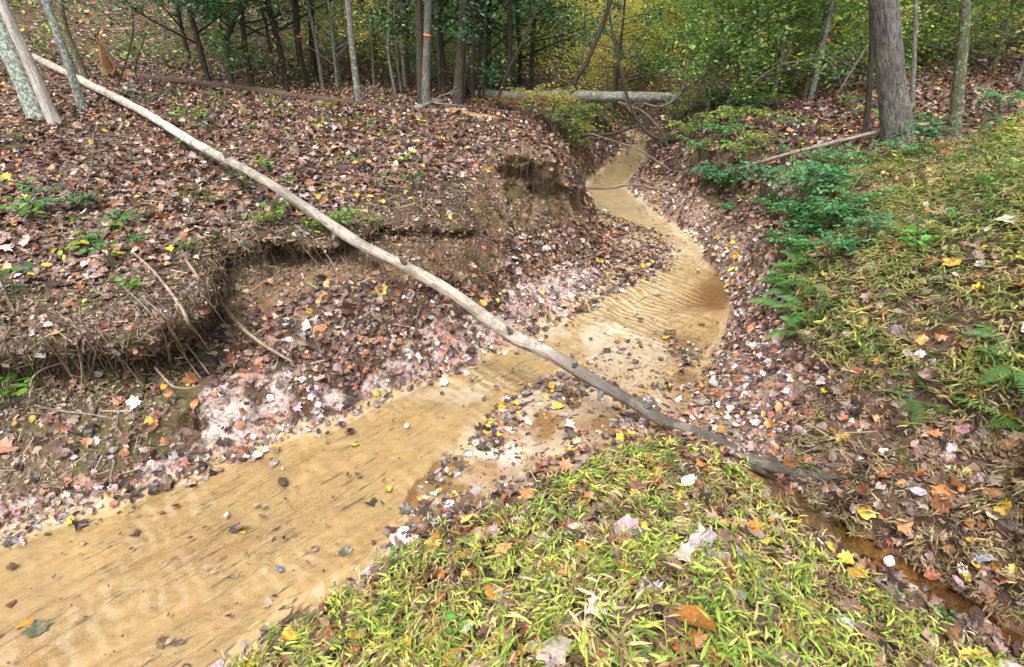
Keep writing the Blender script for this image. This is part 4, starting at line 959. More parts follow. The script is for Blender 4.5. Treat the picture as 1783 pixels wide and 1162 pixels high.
def arche(seed, H, r, lean, n_br, s0, s1, blen, elev, per, spread, size, pal, bark, tl=T_DIA, twigs=3, wig=.05, seg=7, droop=0):
    """trunk and crown meshes of one kind of tree, base at the origin"""
    rd = random.Random(seed); rg = np.random.default_rng(seed)
    path = [np.array([0, 0, -.15])]
    for k in range(1, 9):
        t = k / 8; path.append(np.array([lean[0] * H * t + rd.uniform(-wig, wig) * H * .2, lean[1] * H * t + rd.uniform(-wig, wig) * H * .2, H * t]))
    P = spl(path, 33); rads = [r * 1.05, r, r * .85, r * .7, r * .45, r * .15]
    tb = Tubes(); tb.add(P, rads, seg, 34, rough=.12, flare=.35, seed=seed, closed=False)
    ends = limbs(tb, rd, P, rads, n_br, s0, s1, blen, elev, twigs=twigs, droop=droop)
    B = Batch(); leafcloud(B, ends, per, spread, size, pal, rg, tl)
    to = tb.build('trunk', M[bark]); co = B.build('crown', M['green'])
    for o in (to, co): C.objects.unlink(o)
    return to.data, co.data
def plant_tree(name, ad, loc, rz, s, label, cat, group, crown='crown', stem='trunk'):
    r = empty(name, loc, label, cat, group); r.rotation_euler.z = rz; r.scale = (s, s, s)
    for nm, me in ((stem, ad[0]), (crown, ad[1])):
        o = bpy.data.objects.new(nm, me); C.objects.link(o); o.parent = r
    return r
def gpt(px, Y, sink=0.0):
    z = 1.3
    for _ in range(4):
        x = (px - PW / 2) / FPX * (Y * CP - (z - CAMZ) * SP); z = ground_z(x, Y)
    return np.array([x, Y, z - sink])

# traced trunks of the near trees
HIGH = []
for sd_ in range(3):   # high crowns of the near trees
    rg3 = np.random.default_rng(300 + sd_); rd3 = random.Random(300 + sd_)
    tb = Tubes(); pth = [np.array([0, 0, -.3]), np.array([.05, 0, 1.5]), np.array([0, .1, 3.2])]
    ends = limbs(tb, rd3, spl(pth, 12), [.06, .03], 12, .05, 1, 2.0, .5, r_k=.6, twigs=4)
    B = Batch(); leafcloud(B, ends, 9, .3, .11, MIXED, rg3); tb.add(pth, [.07, .04, .01], 6, 12, closed=False)
    a_ = tb.build('limbs', M['bark_grey']); b_ = B.build('crown', M['green']); C.objects.unlink(a_); C.objects.unlink(b_); HIGH.append((a_.data, b_.data))
def near_tree(name, pl, mat, label, seg=16, H=8.5, flare=.18, rough=.08, crown=True, bend=0.0, tape=None, seed=1, low=None, cat='tree', Y=None, group=None):
    """pl: (px, py, width px) from the base up; carried on above the frame to height H"""
    h = hit(pl[0][0], pl[0][1]) if Y is None else at(pl[0][0], pl[0][1], Y); Y = h[1]; P, Rr = [], []
    for k, (x, y, wd) in enumerate(pl):
        p = h.copy() if k == 0 else at(x, y, Y + bend * k)
        P.append(p); Rr.append(prad(p, wd))
    P[0] = P[0] - [0, 0, .12]
    dv = P[-1] - P[-2]; dv /= np.linalg.norm(dv); top = P[-1].copy(); r = Rr[-1]
    if top[2] < H:
        rem = H - top[2]; d2 = dv.copy()
        for k in range(4):
            d2 = d2 * .8 + np.array([0, 0, .35]); d2 /= np.linalg.norm(d2); top = top + d2 * rem / 4; r *= .86; P.append(top.copy()); Rr.append(r)
    base = empty(name, h, label, cat, group)
    V_, Q_, T_, U_ = tube(P, Rr, seg, max(40, seg * 5), rough=rough, flare=flare, seed=seed)
    if not low: rebase(mesh_np('trunk', V_, [Q_, T_], mat, uv=U_, smooth=True), base)
    Vt_ = (V_, Q_, T_, U_)
    if tape:
        x, y = tape; c = at(x, y, Y); rr2 = np.interp(c[2], [p[2] for p in P], Rr) * 1.06
        ax = dv; V_, Q_, T_, U_ = tube([c - ax * .018, c + ax * .018], [rr2, rr2], seg, 3); rebase(mesh_np('flagging_tape', V_, [Q_, T_], M['tape'], uv=U_, smooth=True), base)
    if crown:
        a_, b_ = HIGH[seed % 3]; s_ = max(.7, min(1.3, r / .05))
        for nm, me in (('limbs', a_), ('crown', b_)):
            o = bpy.data.objects.new(nm, me); C.objects.link(o); o.parent = base; o.location = Vector(top - h) - Vector((0, 0, .3)); o.rotation_euler.z = seed * 1.7; o.scale = (s_,) * 3
    if low:
        tb = Tubes(); rd = random.Random(seed); ends = []
        n_, s0_, s1_, bl, el, per, spread, size, pal = low
        ends = limbs(tb, rd, spl(P, 40), Rr, n_, s0_, s1_, bl, el)
        V_, Q_, T_, U_ = Vt_; tb.V.append(V_); tb.Q.append(Q_ + tb.n); tb.T.append(T_ + tb.n); tb.U.append(U_); tb.n += len(V_); rebase(tb.build('trunk', mat), base)
        B = Batch(); leafcloud(B, ends, per, spread, size, pal, np.random.default_rng(seed), T_LEAF); rebase(B.build('foliage', M['green']), base)
    return base
near_tree('leaning_tree', [(76,205,52),(52,160,46),(26,105,44),(-6,40,42),(-45,-40,40)], M['bark_lichen'], 'thick leaning tree with pale lichened bark at the upper left edge', seg=22, seed=1, rough=.1)
near_tree('dead_tree', [(98,216,26),(66,145,24),(42,92,23),(18,40,23),(-5,-20,22)], M['deadwood'], 'bare bleached dead trunk leaning in front of the lichened one', seg=18, seed=2, flare=.3, rough=.14, crown=False, H=6, cat='tree')
near_tree('leaning_tree', [(146,190,22),(128,140,16),(108,80,17),(82,10,17),(66,-40,17)], M['bark_lichen'], 'slender lichened leaning tree just behind the start of the long log', seed=3)
near_tree('leaning_tree', [(152,142,17),(132,95,13),(113,45,12),(98,-30,12)], M['bark_green'], 'second slender greenish leaning tree, behind the lichened slender one', seed=4)
near_tree('thin_tree', [(404,152,13),(399,115,11),(396,80,11),(404,45,10),(428,5,8),(440,-40,7)], M['bark_dark'], 'crooked dark sapling standing behind the rotten reddish trunk', seed=5, low=(9,.2,.75,.9,.5,10,.16,.07,HOLLY))
near_tree('thin_tree', [(532,150,16),(524,110,13),(518,60,13),(512,-20,13)], M['bark_dark'], 'dark slim tree with an orange flagging ribbon', seed=6, tape=(520,64), low=(8,.35,.8,1.0,.4,12,.2,.07,HOLLY))
near_tree('thin_tree', [(546,138,15),(544,90,12),(540,-20,12)], M['bark_dark'], 'dark slim tree close behind the flagged one', seed=7)
near_tree('thin_tree', [(562,154,8),(556,110,7),(545,50,7),(530,-20,7)], M['bark_grey'], 'very thin pale grey tree right of the two dark slim trees', seed=8)
near_tree('thin_tree', [(627,184,17),(620,140,13),(612,70,12),(604,-20,12)], M['bark_grey'], 'straight pale grey tree standing at the rotten log end', seed=9)
near_tree('thin_tree', [(690,165,6),(682,130,6),(676,85,6),(678,-20,6)], M['bark_grey'], 'thinnest pale stem between the straight grey tree and twin trunks', seed=10)
near_tree('twin_tree', [(736,182,22),(733,140,16),(731,80,15),(727,-30,15)], M['bark_dark'], 'left dark trunk of the twin pair, without tape', seed=11, seg=18)
near_tree('twin_tree', [(741,183,18),(742,140,16),(744,70,15),(746,-30,15)], M['bark_big'], 'right trunk of the twin pair, banded with orange tape', seed=12, seg=18, tape=(744,62))
near_tree('dark_tree', [(797,184,22),(799,140,19),(804,80,18),(810,-30,18)], M['bark_dark'], 'thick dark trunk rising in front of the holly foliage', seed=13, seg=18)
near_tree('thin_tree', [(768,172,8),(764,110,7),(762,-20,7)], M['bark_dark'], 'dark thin stem between the twin trunks and thick dark trunk', seed=14)
near_tree('thin_tree', [(834,176,6),(835,110,6),(838,-20,6)], M['bark_dark'], 'straight thin black stem just right of the thick dark trunk', seed=15)
near_tree('thin_tree', [(841,176,6),(842,120,5),(846,-20,5)], M['bark_dark'], 'thin black stem almost touching the other one near the root plate', seed=16)
near_tree('leaning_sapling', [(859,186,6),(880,135,5),(906,80,5),(945,-10,5)], M['bark_dark'], 'thinner leaning sapling slanting right over the bridging log', seed=17, flare=.2)
near_tree('leaning_sapling', [(982,190,10),(1000,145,9),(1028,95,9),(1066,-5,8)], M['bark_dark'], 'thicker dark sapling leaning right across the bridging log', seed=18, flare=.2)
near_tree('reddish_tree', [(970,132,15),(974,80,14),(980,30,12),(988,-30,12)], M['bark_grey'], 'broad grey trunk far behind the bridging log', seed=19, seg=14, Y=19)
near_tree('thin_tree', [(1410,178,12),(1422,130,11),(1438,60,10),(1454,-20,10)], M['bark_grey'], 'grey slanting tree with a red mark, left of the big trunk', seed=20, tape=(1440,70))
near_tree('thin_tree', [(1508,236,15),(1511,190,12),(1518,90,11),(1522,-20,12)], M['bark_dark'], 'slim dark tree hugging the left side of the big trunk', seed=21)
near_tree('big_tree', [(1570,248,58),(1560,205,55),(1552,140,52),(1546,70,52),(1536,-10,56),(1530,-60,56)], M['bark_big'], 'biggest grey furrowed trunk on the right bank', seg=34, seed=22, flare=.2, rough=.07, H=10)
near_tree('thin_tree', [(1592,190,11),(1591,120,9),(1594,50,9),(1598,-20,9)], M['bark_grey'], 'thin grey tree behind the biggest trunk on its right', seed=23)
near_tree('mossy_tree', [(1668,240,27),(1664,200,24),(1672,120,23),(1680,40,22),(1685,-30,22)], M['bark_green'], 'straight mossy medium tree right of the biggest trunk', seg=20, seed=24, flare=.25)
near_tree('thin_tree', [(1443,110,5),(1440,60,4),(1436,-20,4)], M['bark_dark'], 'thin dark stem in the green thicket left of the biggest trunk', seed=25, Y=14)

# kinds of background trees
A_HOLLY = [arche(401, 5.0, .05, (.03, 0), 26, .12, .97, 1.35, .15, 16, .17, .075, HOLLY, 'bark_dark', T_LEAF), arche(402, 4.2, .045, (-.05, .02), 24, .1, .97, 1.2, .1, 16, .17, .075, HOLLY, 'bark_dark', T_LEAF)]
A_BUSH = [arche(411, 3.6, .04, (.02, 0), 28, .08, .98, 1.35, .3, 18, .16, .06, GREENB, 'bark_green', T_LEAF), arche(412, 3.2, .04, (.08, 0), 24, .08, .98, 1.2, .2, 17, .16, .06, GREENB, 'bark_green', T_LEAF)]
A_SLIM = [arche(421 + k, 6.5 + k, .032 + .008 * k, (.03 * (k - 1), 0), 30, .07, .95, 1.2, .45, 7, .24, .075, p, 'bark_grey', T_DIA, wig=.12) for k, p in enumerate((MIXED, YELLOW, GREENB))]
A_TALL = [arche(431 + k, 12, .085 + .03 * k, (.01 * k, 0), 26, .12, .98, 2.2, .4, 9, .38, .11, p, b, T_DIA, seg=9) for k, (p, b) in enumerate(((MIXED, 'bark_grey'), (YELLOW, 'bark_dark')))]
A_YEL = [arche(441, 4.5, .035, (.04, 0), 20, .2, .97, 1.1, .25, 13, .2, .075, YELLOW, 'bark_grey', T_LEAF)]
rd = random.Random(12)
for px, Y, k, s_, lab in [(655,15.5,0,1.0,'dark holly standing behind the straight pale grey tree'),(712,13.0,1,.9,'dark holly left of the twin trunks'),(775,12.2,0,1.0,'dark holly between the twin trunks and thick dark trunk'),(850,13.2,0,1.05,'broad dark holly right of the thick dark trunk'),(905,14.5,1,1.15,'dark holly over the left end of the bridging log'),(1068,17.5,1,1.0,'blue green holly behind the middle of the bridging log'),(470,15,1,.95,'dark holly in the upper left woods'),(330,13.5,0,.9,'dark holly behind the crooked sapling'),(365,11.5,0,1.0,'holly left of the crooked sapling'),(440,11.8,1,1.05,'holly right of the crooked sapling'),(500,12.2,0,1.1,'holly over the flagged dark tree'),(825,11.3,1,.9,'holly touching the straight black stems'),(885,11.8,0,1.1,'spreading holly above the root plate'),(925,13.2,1,1.0,'spreading holly between the two leaning saplings')]:
    plant_tree('holly', A_HOLLY[k], gpt(px, Y), rd.uniform(0, 6), s_, lab, 'holly', 'dark hollies in the woods')
for px, Y, k, s_, lab in [(1235,13.5,0,.85,'fresh green bush beside the right end of the bridging log'),(1300,12.5,1,1.05,'fresh green bush in the middle of the right thicket'),(1370,13.0,0,1.1,'dense green bush left of the slanting grey tree'),(1440,14.5,1,1.1,'dense green bush behind the slanting grey tree'),(1500,13,1,.8,'green bush behind the slim dark tree'),(1195,16,0,.9,'green bush far behind the bridging log end'),(1730,11,1,.8,'green bush at the far right edge of the woods'),(1620,13,0,.9,'green bush behind the thin tree right of the big trunk'),(1860,10,0,1.0,'green bush just past the right edge'),(1790,13,0,.9,'green bush farther back at the right edge'),(1225,11.5,1,1.0,'bright green bush overhanging the end of the bridging log'),(1290,10.6,0,1.0,'bright green bush leaning over the right bank edge'),(1345,11.0,1,1.15,'bright green bush in front of the right thicket'),(1400,11.2,0,1.0,'bright green bush just left of the slanting grey tree foot'),(1180,19,1,1.2,'green bush deep in the gully behind the bridging log')]:
    plant_tree('green_bush', A_BUSH[k], gpt(px, Y), rd.uniform(0, 6), s_, lab, 'bush', 'green bushes in the woods')
for px, Y, s_, lab in [(652,12.5,.6,'small yellow sapling right of the straight grey tree'),(1010,19,1.1,'yellow leaved sapling behind the thicker leaning sapling'),(1120,21,1.2,'yellow leaved sapling above the far end of the gully'),(1470,11.5,.6,'small yellow green sapling near the top of the slanting tree'),(1770,9,.75,'yellow leaved sapling at the right edge'),(600,20,.8,'yellow sapling deep behind the straight grey tree')]:
    plant_tree('yellow_sapling', A_YEL[0], gpt(px, Y), rd.uniform(0, 6), s_, lab, 'sapling', 'yellow saplings in the woods')
# the woods beyond, each tree a thing of its own
placed = []
for k in range(2400):
    if len(placed) >= 190: break
    Y = 12 + 30 * rd.random() ** 1.3; px = rd.uniform(-250, 2050); p = gpt(px, Y)
    if (p[1] < 22 and abs(flow(p[None])[1][0]) < 1.6) or any(math.hypot(p[0] - q[0], p[1] - q[1]) < .75 for q in placed): continue
    if px < 560 and (rd.random() < .72 or Y < 14): continue
    if 900 < px < 1240 and Y < 15.5: continue
    if 850 < px < 1250 and Y > 26: continue
    placed.append(p)
    right = px > 930
    if rd.random() < .8 or Y < 19: plant_tree('slim_tree', A_SLIM[rd.choice((0, 1, 2) if right else (0, 2, 0))], p, rd.uniform(0, 6), rd.uniform(.7, 1.15), 'slim background tree with thin leafy branches in the woods', 'tree', 'slim trees in the woods beyond')
    else: plant_tree('tall_tree', A_TALL[rd.choice((0, 1, 1) if right else (0, 1))], p, rd.uniform(0, 6), rd.uniform(.7, 1.1), 'tall background tree with a straight trunk in the woods', 'tree', 'tall trees in the woods beyond')
A_UND = [arche(451, 2.4, .02, (.05, 0), 22, .05, .98, .8, .5, 16, .15, .06, GREENB, 'bark_green', T_LEAF), arche(452, 2.2, .02, (-.05, .05), 22, .05, .98, .8, .5, 16, .15, .06, MIXED, 'bark_green', T_LEAF), arche(453, 2.4, .02, (0, .06), 22, .05, .98, .85, .45, 15, .16, .06, YELLOW, 'bark_grey', T_LEAF)]
got = []
for k in range(26):
    px = rd.uniform(880, 1260); Y = rd.uniform(19, 33); p = gpt(px, Y)
    plant_tree('yellow_sapling', A_YEL[0], p, rd.uniform(0, 6), rd.uniform(.5, .95), 'airy yellow sapling in the bright woods behind the bridging log', 'sapling', 'airy yellow saplings behind the bridging log')
for k in range(40):
    px = rd.uniform(560, 1300); Y = rd.uniform(21, 36); p = gpt(px, Y)
    plant_tree('understory_shrub', A_UND[rd.choice((0, 1, 2, 2))], p, rd.uniform(0, 6), rd.uniform(.7, 1.2), 'leafy understory shrub among the background trunks', 'shrub', 'understory shrubs among the background trees')
for k in range(3000):
    if len(got) >= 85: break
    Y = 12.5 + 20 * rd.random() ** 1.2; px = rd.uniform(540, 1950) if rd.random() < .9 else rd.uniform(-200, 540); p = gpt(px, Y)
    if (p[1] < 19 and abs(flow(p[None])[1][0]) < 1.3) or any(math.hypot(p[0] - q[0], p[1] - q[1]) < .8 for q in got): continue
    if 880 < px < 1260 and Y < 19 or 560 < px <= 880 and Y < 15: continue
    got.append(p); c_ = rd.random(); v = (2 if c_ < .4 else 1) if 950 < px < 1250 else (0 if c_ < .6 else 1)
    plant_tree('understory_shrub', A_UND[v], p, rd.uniform(0, 6), rd.uniform(.55, 1.0), 'leafy understory shrub among the background trunks', 'shrub', 'understory shrubs among the background trees')
# low undergrowth beyond the near trees
B = Batch(); rgu = np.random.default_rng(91)
for n_, lo, hi, y0_, y1_, pal, h_ in ((950, 540, 900, 14, 34, GREENB + [(30,(.4,.42,.09))], .9), (1300, 900, 1290, 15.5, 45, [(30,(.62,.56,.12)), (30,(.36,.45,.09)), (20,(.5,.34,.08)), (10,(.2,.3,.07))], 1.4), (900, 1290, 2000, 11.5, 26, GREENB + [(14,(.5,.45,.09))], .9), (420, -200, 540, 12, 28, GREENB, .35)):
    cs = []
    for k in range(n_):
        px = rgu.uniform(lo, hi); p = gpt(px, y0_ + (y1_ - y0_) * rgu.random() ** 1.3)
        if p[1] < 18 and abs(flow(p[None])[1][0]) < .9: continue
        cs.append(p + [0, 0, .08 + abs(rgu.normal(0, h_ * .6))])
    leafcloud(B, cs, 15, .26, .075, pal, rgu, T_LEAF, flat=.6)
tag(B.build('undergrowth', M['green']), 'loose green and yellow undergrowth beneath the far trees', 'undergrowth', kind='stuff')
# low thicket and the far mass of woods
B = Batch(); rgw = np.random.default_rng(55)
cs = []
for k in range(1700):
    a = rgw.uniform(-.95, .95)
    if -.05 < a < .34 and rgw.random() < .93: continue
    r_ = rgw.uniform(38, 58); hgt = rgw.uniform(0, 15); x, y = math.sin(a) * r_, math.cos(a) * r_; cs.append([x, y, ground_z(x, y) + hgt])
cs = np.array(cs); leafcloud(B, cs, 22, .9, .30, [(30,(.62,.62,.25)), (25,(.45,.5,.22)), (15, (.7,.62,.22)), (12, (.28,.34,.16))], rgw, flat=.8)
fw = B.build('far_woods', M['green']); tag(fw, 'far hazy mass of yellow green autumn woods', 'woods', kind='stuff')

# ------------------------------------------------------------------ dead branches tangled in the gully and thicket
def branchy(name, px_list, Y, label, n_br=6, bl=.5, mat='twig', seed=0, cat='branch', elev=.2):
    P, Rr = [], []
    for x, y, wd in px_list:
        p = at(x, y, Y); P.append(p); Rr.append(prad(p, wd))
    tb = Tubes(); tb.add(P, Rr, 6, 26, rough=.1, seed=seed); rd_ = random.Random(seed)
    limbs(tb, rd_, spl(P, 26), Rr, n_br, .15, .95, bl, elev, twigs=2)
    return tag(tb.build(name, M[mat]), label, cat)
branchy('dead_branch', [(1076,178,4),(1120,196,5),(1150,228,5),(1163,256,4)], 11.0, 'pale dead branch arching down under the bridging log', seed=91)
branchy('dead_branch', [(1186,120,5),(1190,150,6),(1176,172,6),(1150,186,5),(1120,180,4)], 10.6, 'crooked pale dead branch hooked at the right end of the bridging log', seed=92)
branchy('dead_branch', [(1010,236,5),(1060,234,6),(1100,222,6),(1130,215,4)], 10.5, 'dark dead limb lying across the gully below the bridging log', n_br=4, mat='bark_dark', seed=93)
branchy('dead_branch', [(1090,270,3),(1110,215,4),(1095,190,4),(1086,165,3)], 10.8, 'thin pale twisted branch standing in the gully under the log', seed=94)
branchy('dead_branch', [(1290,160,4),(1350,118,4),(1400,106,4),(1440,106,4),(1462,140,3),(1470,175,3)], 9.8, 'long grey dead limb arched through the right thicket', n_br=8, bl=.7, seed=95)
branchy('dead_branch', [(1455,170,3),(1480,128,4),(1512,78,4)], 8.6, 'straight pale dead limb leaning beside the slim dark tree', n_br=3, seed=96)
branchy('dead_branch', [(1590,74,3),(1640,86,4),(1690,100,4),(1730,128,3)], 10.0, 'dark limb drooping between the biggest and the mossy tree', n_br=5, mat='bark_dark', seed=97)
branchy('dead_branch', [(612,186,3),(640,165,3),(662,145,2)], 9.0, 'small forked dead branch propped beside the straight grey tree', n_br=4, bl=.3, seed=98)
branchy('dead_branch', [(740,184,3),(768,168,3),(792,160,2)], 8.6, 'small dead branch propped beside the twin trunks', n_br=4, bl=.3, seed=99)
branchy('dead_branch', [(205,150,3),(222,100,3),(232,50,3),(228,10,2)], 9.6, 'dark thin dead sapling with bare twigs by the snapped stump', n_br=8, bl=.6, mat='bark_dark', seed=100, elev=.6)
branchy('dead_branch', [(246,160,2),(236,120,3),(250,70,2)], 11.0, 'black bare twig standing between stump and crooked sapling', n_br=5, bl=.5, mat='bark_dark', seed=101, elev=.6)
for k in range(12):
    px = rd.uniform(1180, 1500) if k < 7 else rd.uniform(1600, 1780); y = rd.uniform(110, 165); L = rd.uniform(50, 120)
    branchy('thicket_branch', [(px, y + rd.uniform(20, 50), 3), (px + L * .5, y + rd.uniform(-20, 20), 3), (px + L, y + rd.uniform(-40, 40), 2)], rd.uniform(9.8, 12), 'thin bare branch tangled in the right thicket', n_br=6, bl=.6, mat='bark_dark', seed=110 + k)['group'] = 'bare branches tangled in the right thicket'

# ------------------------------------------------------------------ ferns
def frond_mesh(L, rd):
    """an arched frond: stalk and a row of pinnae on each side"""
    Vs, Fs, Cs = [], [], []; n = 0; N_ = 22; prev = None
    for k in range(N_ + 1):
        t = k / N_; y = L * t * (1 - .12 * t * t); z = L * (.62 * t - .62 * t * t); c = np.array([0, y, z])
        wq = .0025 * (1 - .8 * t)
        Vs += [c + [wq, 0, 0], c - [wq, 0, 0]]; Cs += [.7, .7]
        if prev is not None: Fs.append([prev, prev+1, n+1, n])
        prev = n; n += 2
        if .12 < t < .99:
            pl = L * .2 * (math.sin(math.pi * min(1, (t * .92 + .12))) ** .7) * rd.uniform(.85, 1.1)
            for sg in (-1, 1):
                a = c; d = np.array([sg * .96, .28, -.12 + rd.uniform(-.08, .08)]); d /= np.linalg.norm(d); fw = np.array([0, 1, .2]) * L * .017
                Vs += [a - fw, a + fw * .9, a + d * pl * .55 + fw * 1.05, a + d * pl * .55 - fw * .7, a + d * pl + fw * .1]; Cs += [rd.uniform(.85, 1.15)] * 5
                Fs.append([n, n+1, n+2, n+3]); Fs.append([n+3, n+2, n+4, n+4][:3] + [n+3]) if False else Fs.append([n+3, n+2, n+4])
                n += 5
    q = np.array([f for f in Fs if len(f) == 4]); t3 = np.array([f for f in Fs if len(f) == 3]); cc = np.array([[.10,.27,.08]]) * np.array([[rd.uniform(.7, 1.6), rd.uniform(.8, 1.1), rd.uniform(.6, 1.1)]]) * np.array(Cs)[:, None]
    o = mesh_np('frond', np.array(Vs), [q, t3], M['green'], cc); C.objects.unlink(o); return o.data
rdf = random.Random(31); FROND = [frond_mesh(rdf.uniform(.30, .42), rdf) for _ in range(5)]
def fern(x, y, s_, n_, label):
    h = hit(x, y); r = empty('fern', h, label, 'fern', 'ferns on the right bank'); a0 = rdf.uniform(0, 6.28)
    for k in range(n_):
        o = bpy.data.objects.new('frond', rdf.choice(FROND)); C.objects.link(o); o.parent = r
        o.rotation_euler = (rdf.uniform(-.35, .25), rdf.uniform(-.2, .2), a0 + k * 6.283 / n_ + rdf.uniform(-.3, .3)); k_ = s_ * 1.0 * rdf.uniform(.75, 1.15); o.scale = (k_, k_, k_)
for x, y, s_, n_, lab in [(1375,490,1.0,8,'fern at the left front of the bank edge column'),(1450,530,.8,6,'fern at the right back of the bank edge column'),(1380,545,1.0,8,'fern hanging low toward the water beside the column'),(1398,468,1.1,8,'topmost fern of the column along the edge of the right bank'),(1425,500,.9,7,'bushy fern just under the topmost one, set back in the grass'),(1385,512,.95,8,'fern leaning over the pale leaves beside the pool'),(1412,545,1.0,8,'fern with arching fronds in the middle of the bank edge column'),(1395,580,.8,7,'lowest fern of the bank edge column'),(1475,575,.55,3,'two or three fern fronds alone right of the column'),(1590,470,.7,5,'fern among the big heart shaped leaves on the grassy slope'),(1565,525,.65,5,'small fern below the heart shaped leaves'),(1590,655,.5,4,'small fern above the one over the side channel'),(1600,700,.8,7,'low fern on the dark slope above the side channel'),(1762,600,.8,7,'fern at the right edge halfway down the picture'),(1778,640,.9,6,'second fern at the right edge just beneath the other'),(1782,745,.9,6,'lowest fern at the right edge'),(1440,395,.9,7,'fern among the blue green shrubs on the bank rim'),(1500,400,.7,6,'fern in the grass behind the blue green shrubs')]:
    fern(x, y, s_, n_, lab)

# ------------------------------------------------------------------ broad leaved low plants
def plant_mesh(rd, H, n_st, n_lf, LS, colr, spread, tl=T_LEAF, arch=.6):
    """a few arching stems with pairs of oval leaves"""
    tb = Tubes(); B = Batch(); rg = np.random.default_rng(rd.randint(0, 9999))
    for s_ in range(n_st):
        az = rd.uniform(0, 6.28); e = np.array([math.cos(az), math.sin(az), 0]) * spread * rd.uniform(.5, 1); P = spl([[0,0,-.02], e * .35 + [0,0,H * .75], e + [0, 0, H * rd.uniform(1 - arch, 1)]], 10)
        tb.add(P, [.0035, .0025, .001], 4, 10, closed=False)
        k = np.linspace(3, 9, n_lf).astype(int); a = P[k]
        for sg in (-1, 1):
            d = np.cross(e / np.linalg.norm(e), [0, 0, 1]) * sg + e / np.linalg.norm(e) * .5; d /= np.linalg.norm(d)
            c = a + d * LS * .55 + rg.normal(0, LS * .1, a.shape); N = np.tile([0, 0, 1.], (len(c), 1)) + rg.normal(0, .3, c.shape); N /= np.linalg.norm(N, axis=1, keepdims=True)
            yaw = np.full(len(c), math.atan2(d[1], d[0])) + rg.normal(0, .3, len(c)); R_ = frames(N, yaw, np.zeros(len(c)), rg)
            Vt, Ft = tl[rd.randrange(len(tl))]; B.add(Vt * [1.15, 1, 1], Ft, R_, c, LS * rg.uniform(.7, 1.15, len(c)), np.array(colr)[None] * np.exp(rg.normal(0, .2, (len(c), 1))))
    a_ = tb.build('stem', M['bark_green']); b_ = B.build('leaves', M['green']); C.objects.unlink(a_); C.objects.unlink(b_); return a_.data, b_.data
rdp = random.Random(71)
SEED = [plant_mesh(rdp, rdp.uniform(.08, .16), rdp.randint(1, 3), 3, .045, c_, .1) for c_ in ((.12,.26,.035), (.2,.32,.04), (.07,.19,.045), (.36,.36,.04))]
SHR = [plant_mesh(rdp, .46, 15, 9, .055, (.085,.24,.09), .36), plant_mesh(rdp, .32, 16, 9, .05, (.11,.30,.09), .48), plant_mesh(rdp, .35, 16, 9, .045, (.25,.35,.06), .48)]
BIGL = plant_mesh(rdp, .16, 4, 2, .085, (.11,.3,.05), .14)
def put(name, ad, p, s_, label, cat, group=None):
    return plant_tree(name, ad, p, rdp.uniform(0, 6.28), s_, label, cat, group, crown='leaves', stem='stem')
for x, y, k, s_, lab in [(1225,330,0,.8,'blue green shrub hanging at the lower end of the long thin pole'),(1275,345,0,1.0,'blue green shrub leaning over the gully under the pole'),(1262,375,1,.6,'small green shrub on the bare soil under the pole'),(1325,350,0,1.0,'blue green shrub on the rim right of the pole end'),(1345,385,1,.9,'green shrub drooping over the bare toe of the right bank'),(1395,380,0,1.1,'broad blue green shrub on the rim above the ferns'),(1440,345,1,1.0,'green shrub in the middle of the right bank rim'),(1400,425,1,.9,'green shrub directly above the topmost fern'),(1560,285,1,.7,'green shrub at the foot of the biggest trunk'),(1600,268,0,.7,'blue green shrub between the pole end and biggest trunk'),(1620,235,1,.7,'green shrub between the biggest and mossy trees'),(1740,205,1,.9,'green shrub behind the mossy tree near the right edge'),(1445,470,0,.7,'blue green shrub behind the topmost fern'),(1250,345,0,.9,'blue green shrub dangling over the red brown leaves'),(1390,455,1,.8,'green shrub mixed with the top ferns'),(1430,420,0,.9,'blue green shrub uphill of the top ferns'),(1480,380,1,.9,'green shrub above the grassy slope beside the twig'),(1420,360,0,1.0,'blue green shrub in the thick of the bank rim growth'),(1510,430,0,.6,'small blue green shrub in the olive grass'),(1460,300,1,.8,'green shrub on the rim between pole and olive grass'),(1410,335,1,.9,'green shrub spilling from the rim under the pole'),(1375,405,0,.8,'blue green shrub spilling down to the pale leaves above the ferns'),(1445,400,1,.8,'green shrub at the uphill side of the ferns'),(1355,440,1,.6,'small green shrub on the pale leafy toe beside the ferns'),(1420,300,1,.8,'green shrub on the far side of the pole')]:
    put('leafy_shrub', SHR[k], hit(x, y), s_, lab, 'shrub')
for x, y, k, s_ in [(1180,215,2,1.2),(1215,205,2,1.3),(1235,235,2,1.1),(1195,250,2,1.1),(1255,255,1,1.1),(1290,290,2,1.0),(1330,225,2,.9),(1280,225,2,1.0),(1220,280,1,1.0),(1150,262,1,1.1),(1300,205,1,1.2),(1170,190,2,1.3),(1350,190,2,.8),(1240,190,1,1.3),(1320,265,2,.8),(1380,230,1,.7)]:
    put('bank_shrub', SHR[k], hit(x, y), s_, 'low yellowish green shrub on the far part of the right bank', 'shrub', 'low shrubs on the far right bank')
GOLDS = [plant_mesh(rdp, .5, 14, 10, .05, c_, .45) for c_ in ((.42,.22,.045), (.30,.30,.05), (.15,.24,.04))]
for x, y, k, s_ in [(835,192,0,.45),(868,192,0,.5),(895,198,0,.55),(920,206,1,1.0),(940,204,0,.8),(958,215,1,1.1),(975,225,1,1.2),(985,212,0,1.0),(1000,235,2,1.3),(990,255,2,1.1),(1012,262,1,1.1),(965,240,2,1.0),(1003,278,2,.9),(1020,225,2,1.0),(1040,225,2,1.2),(915,200,2,.6),(1055,235,2,1.0),(880,196,1,.5)]:
    put('golden_shrub', GOLDS[k], hit(x, y), s_, 'golden and green autumn shrub crowding the plateau end by the far gully', 'shrub', 'golden shrubs by the far gully')
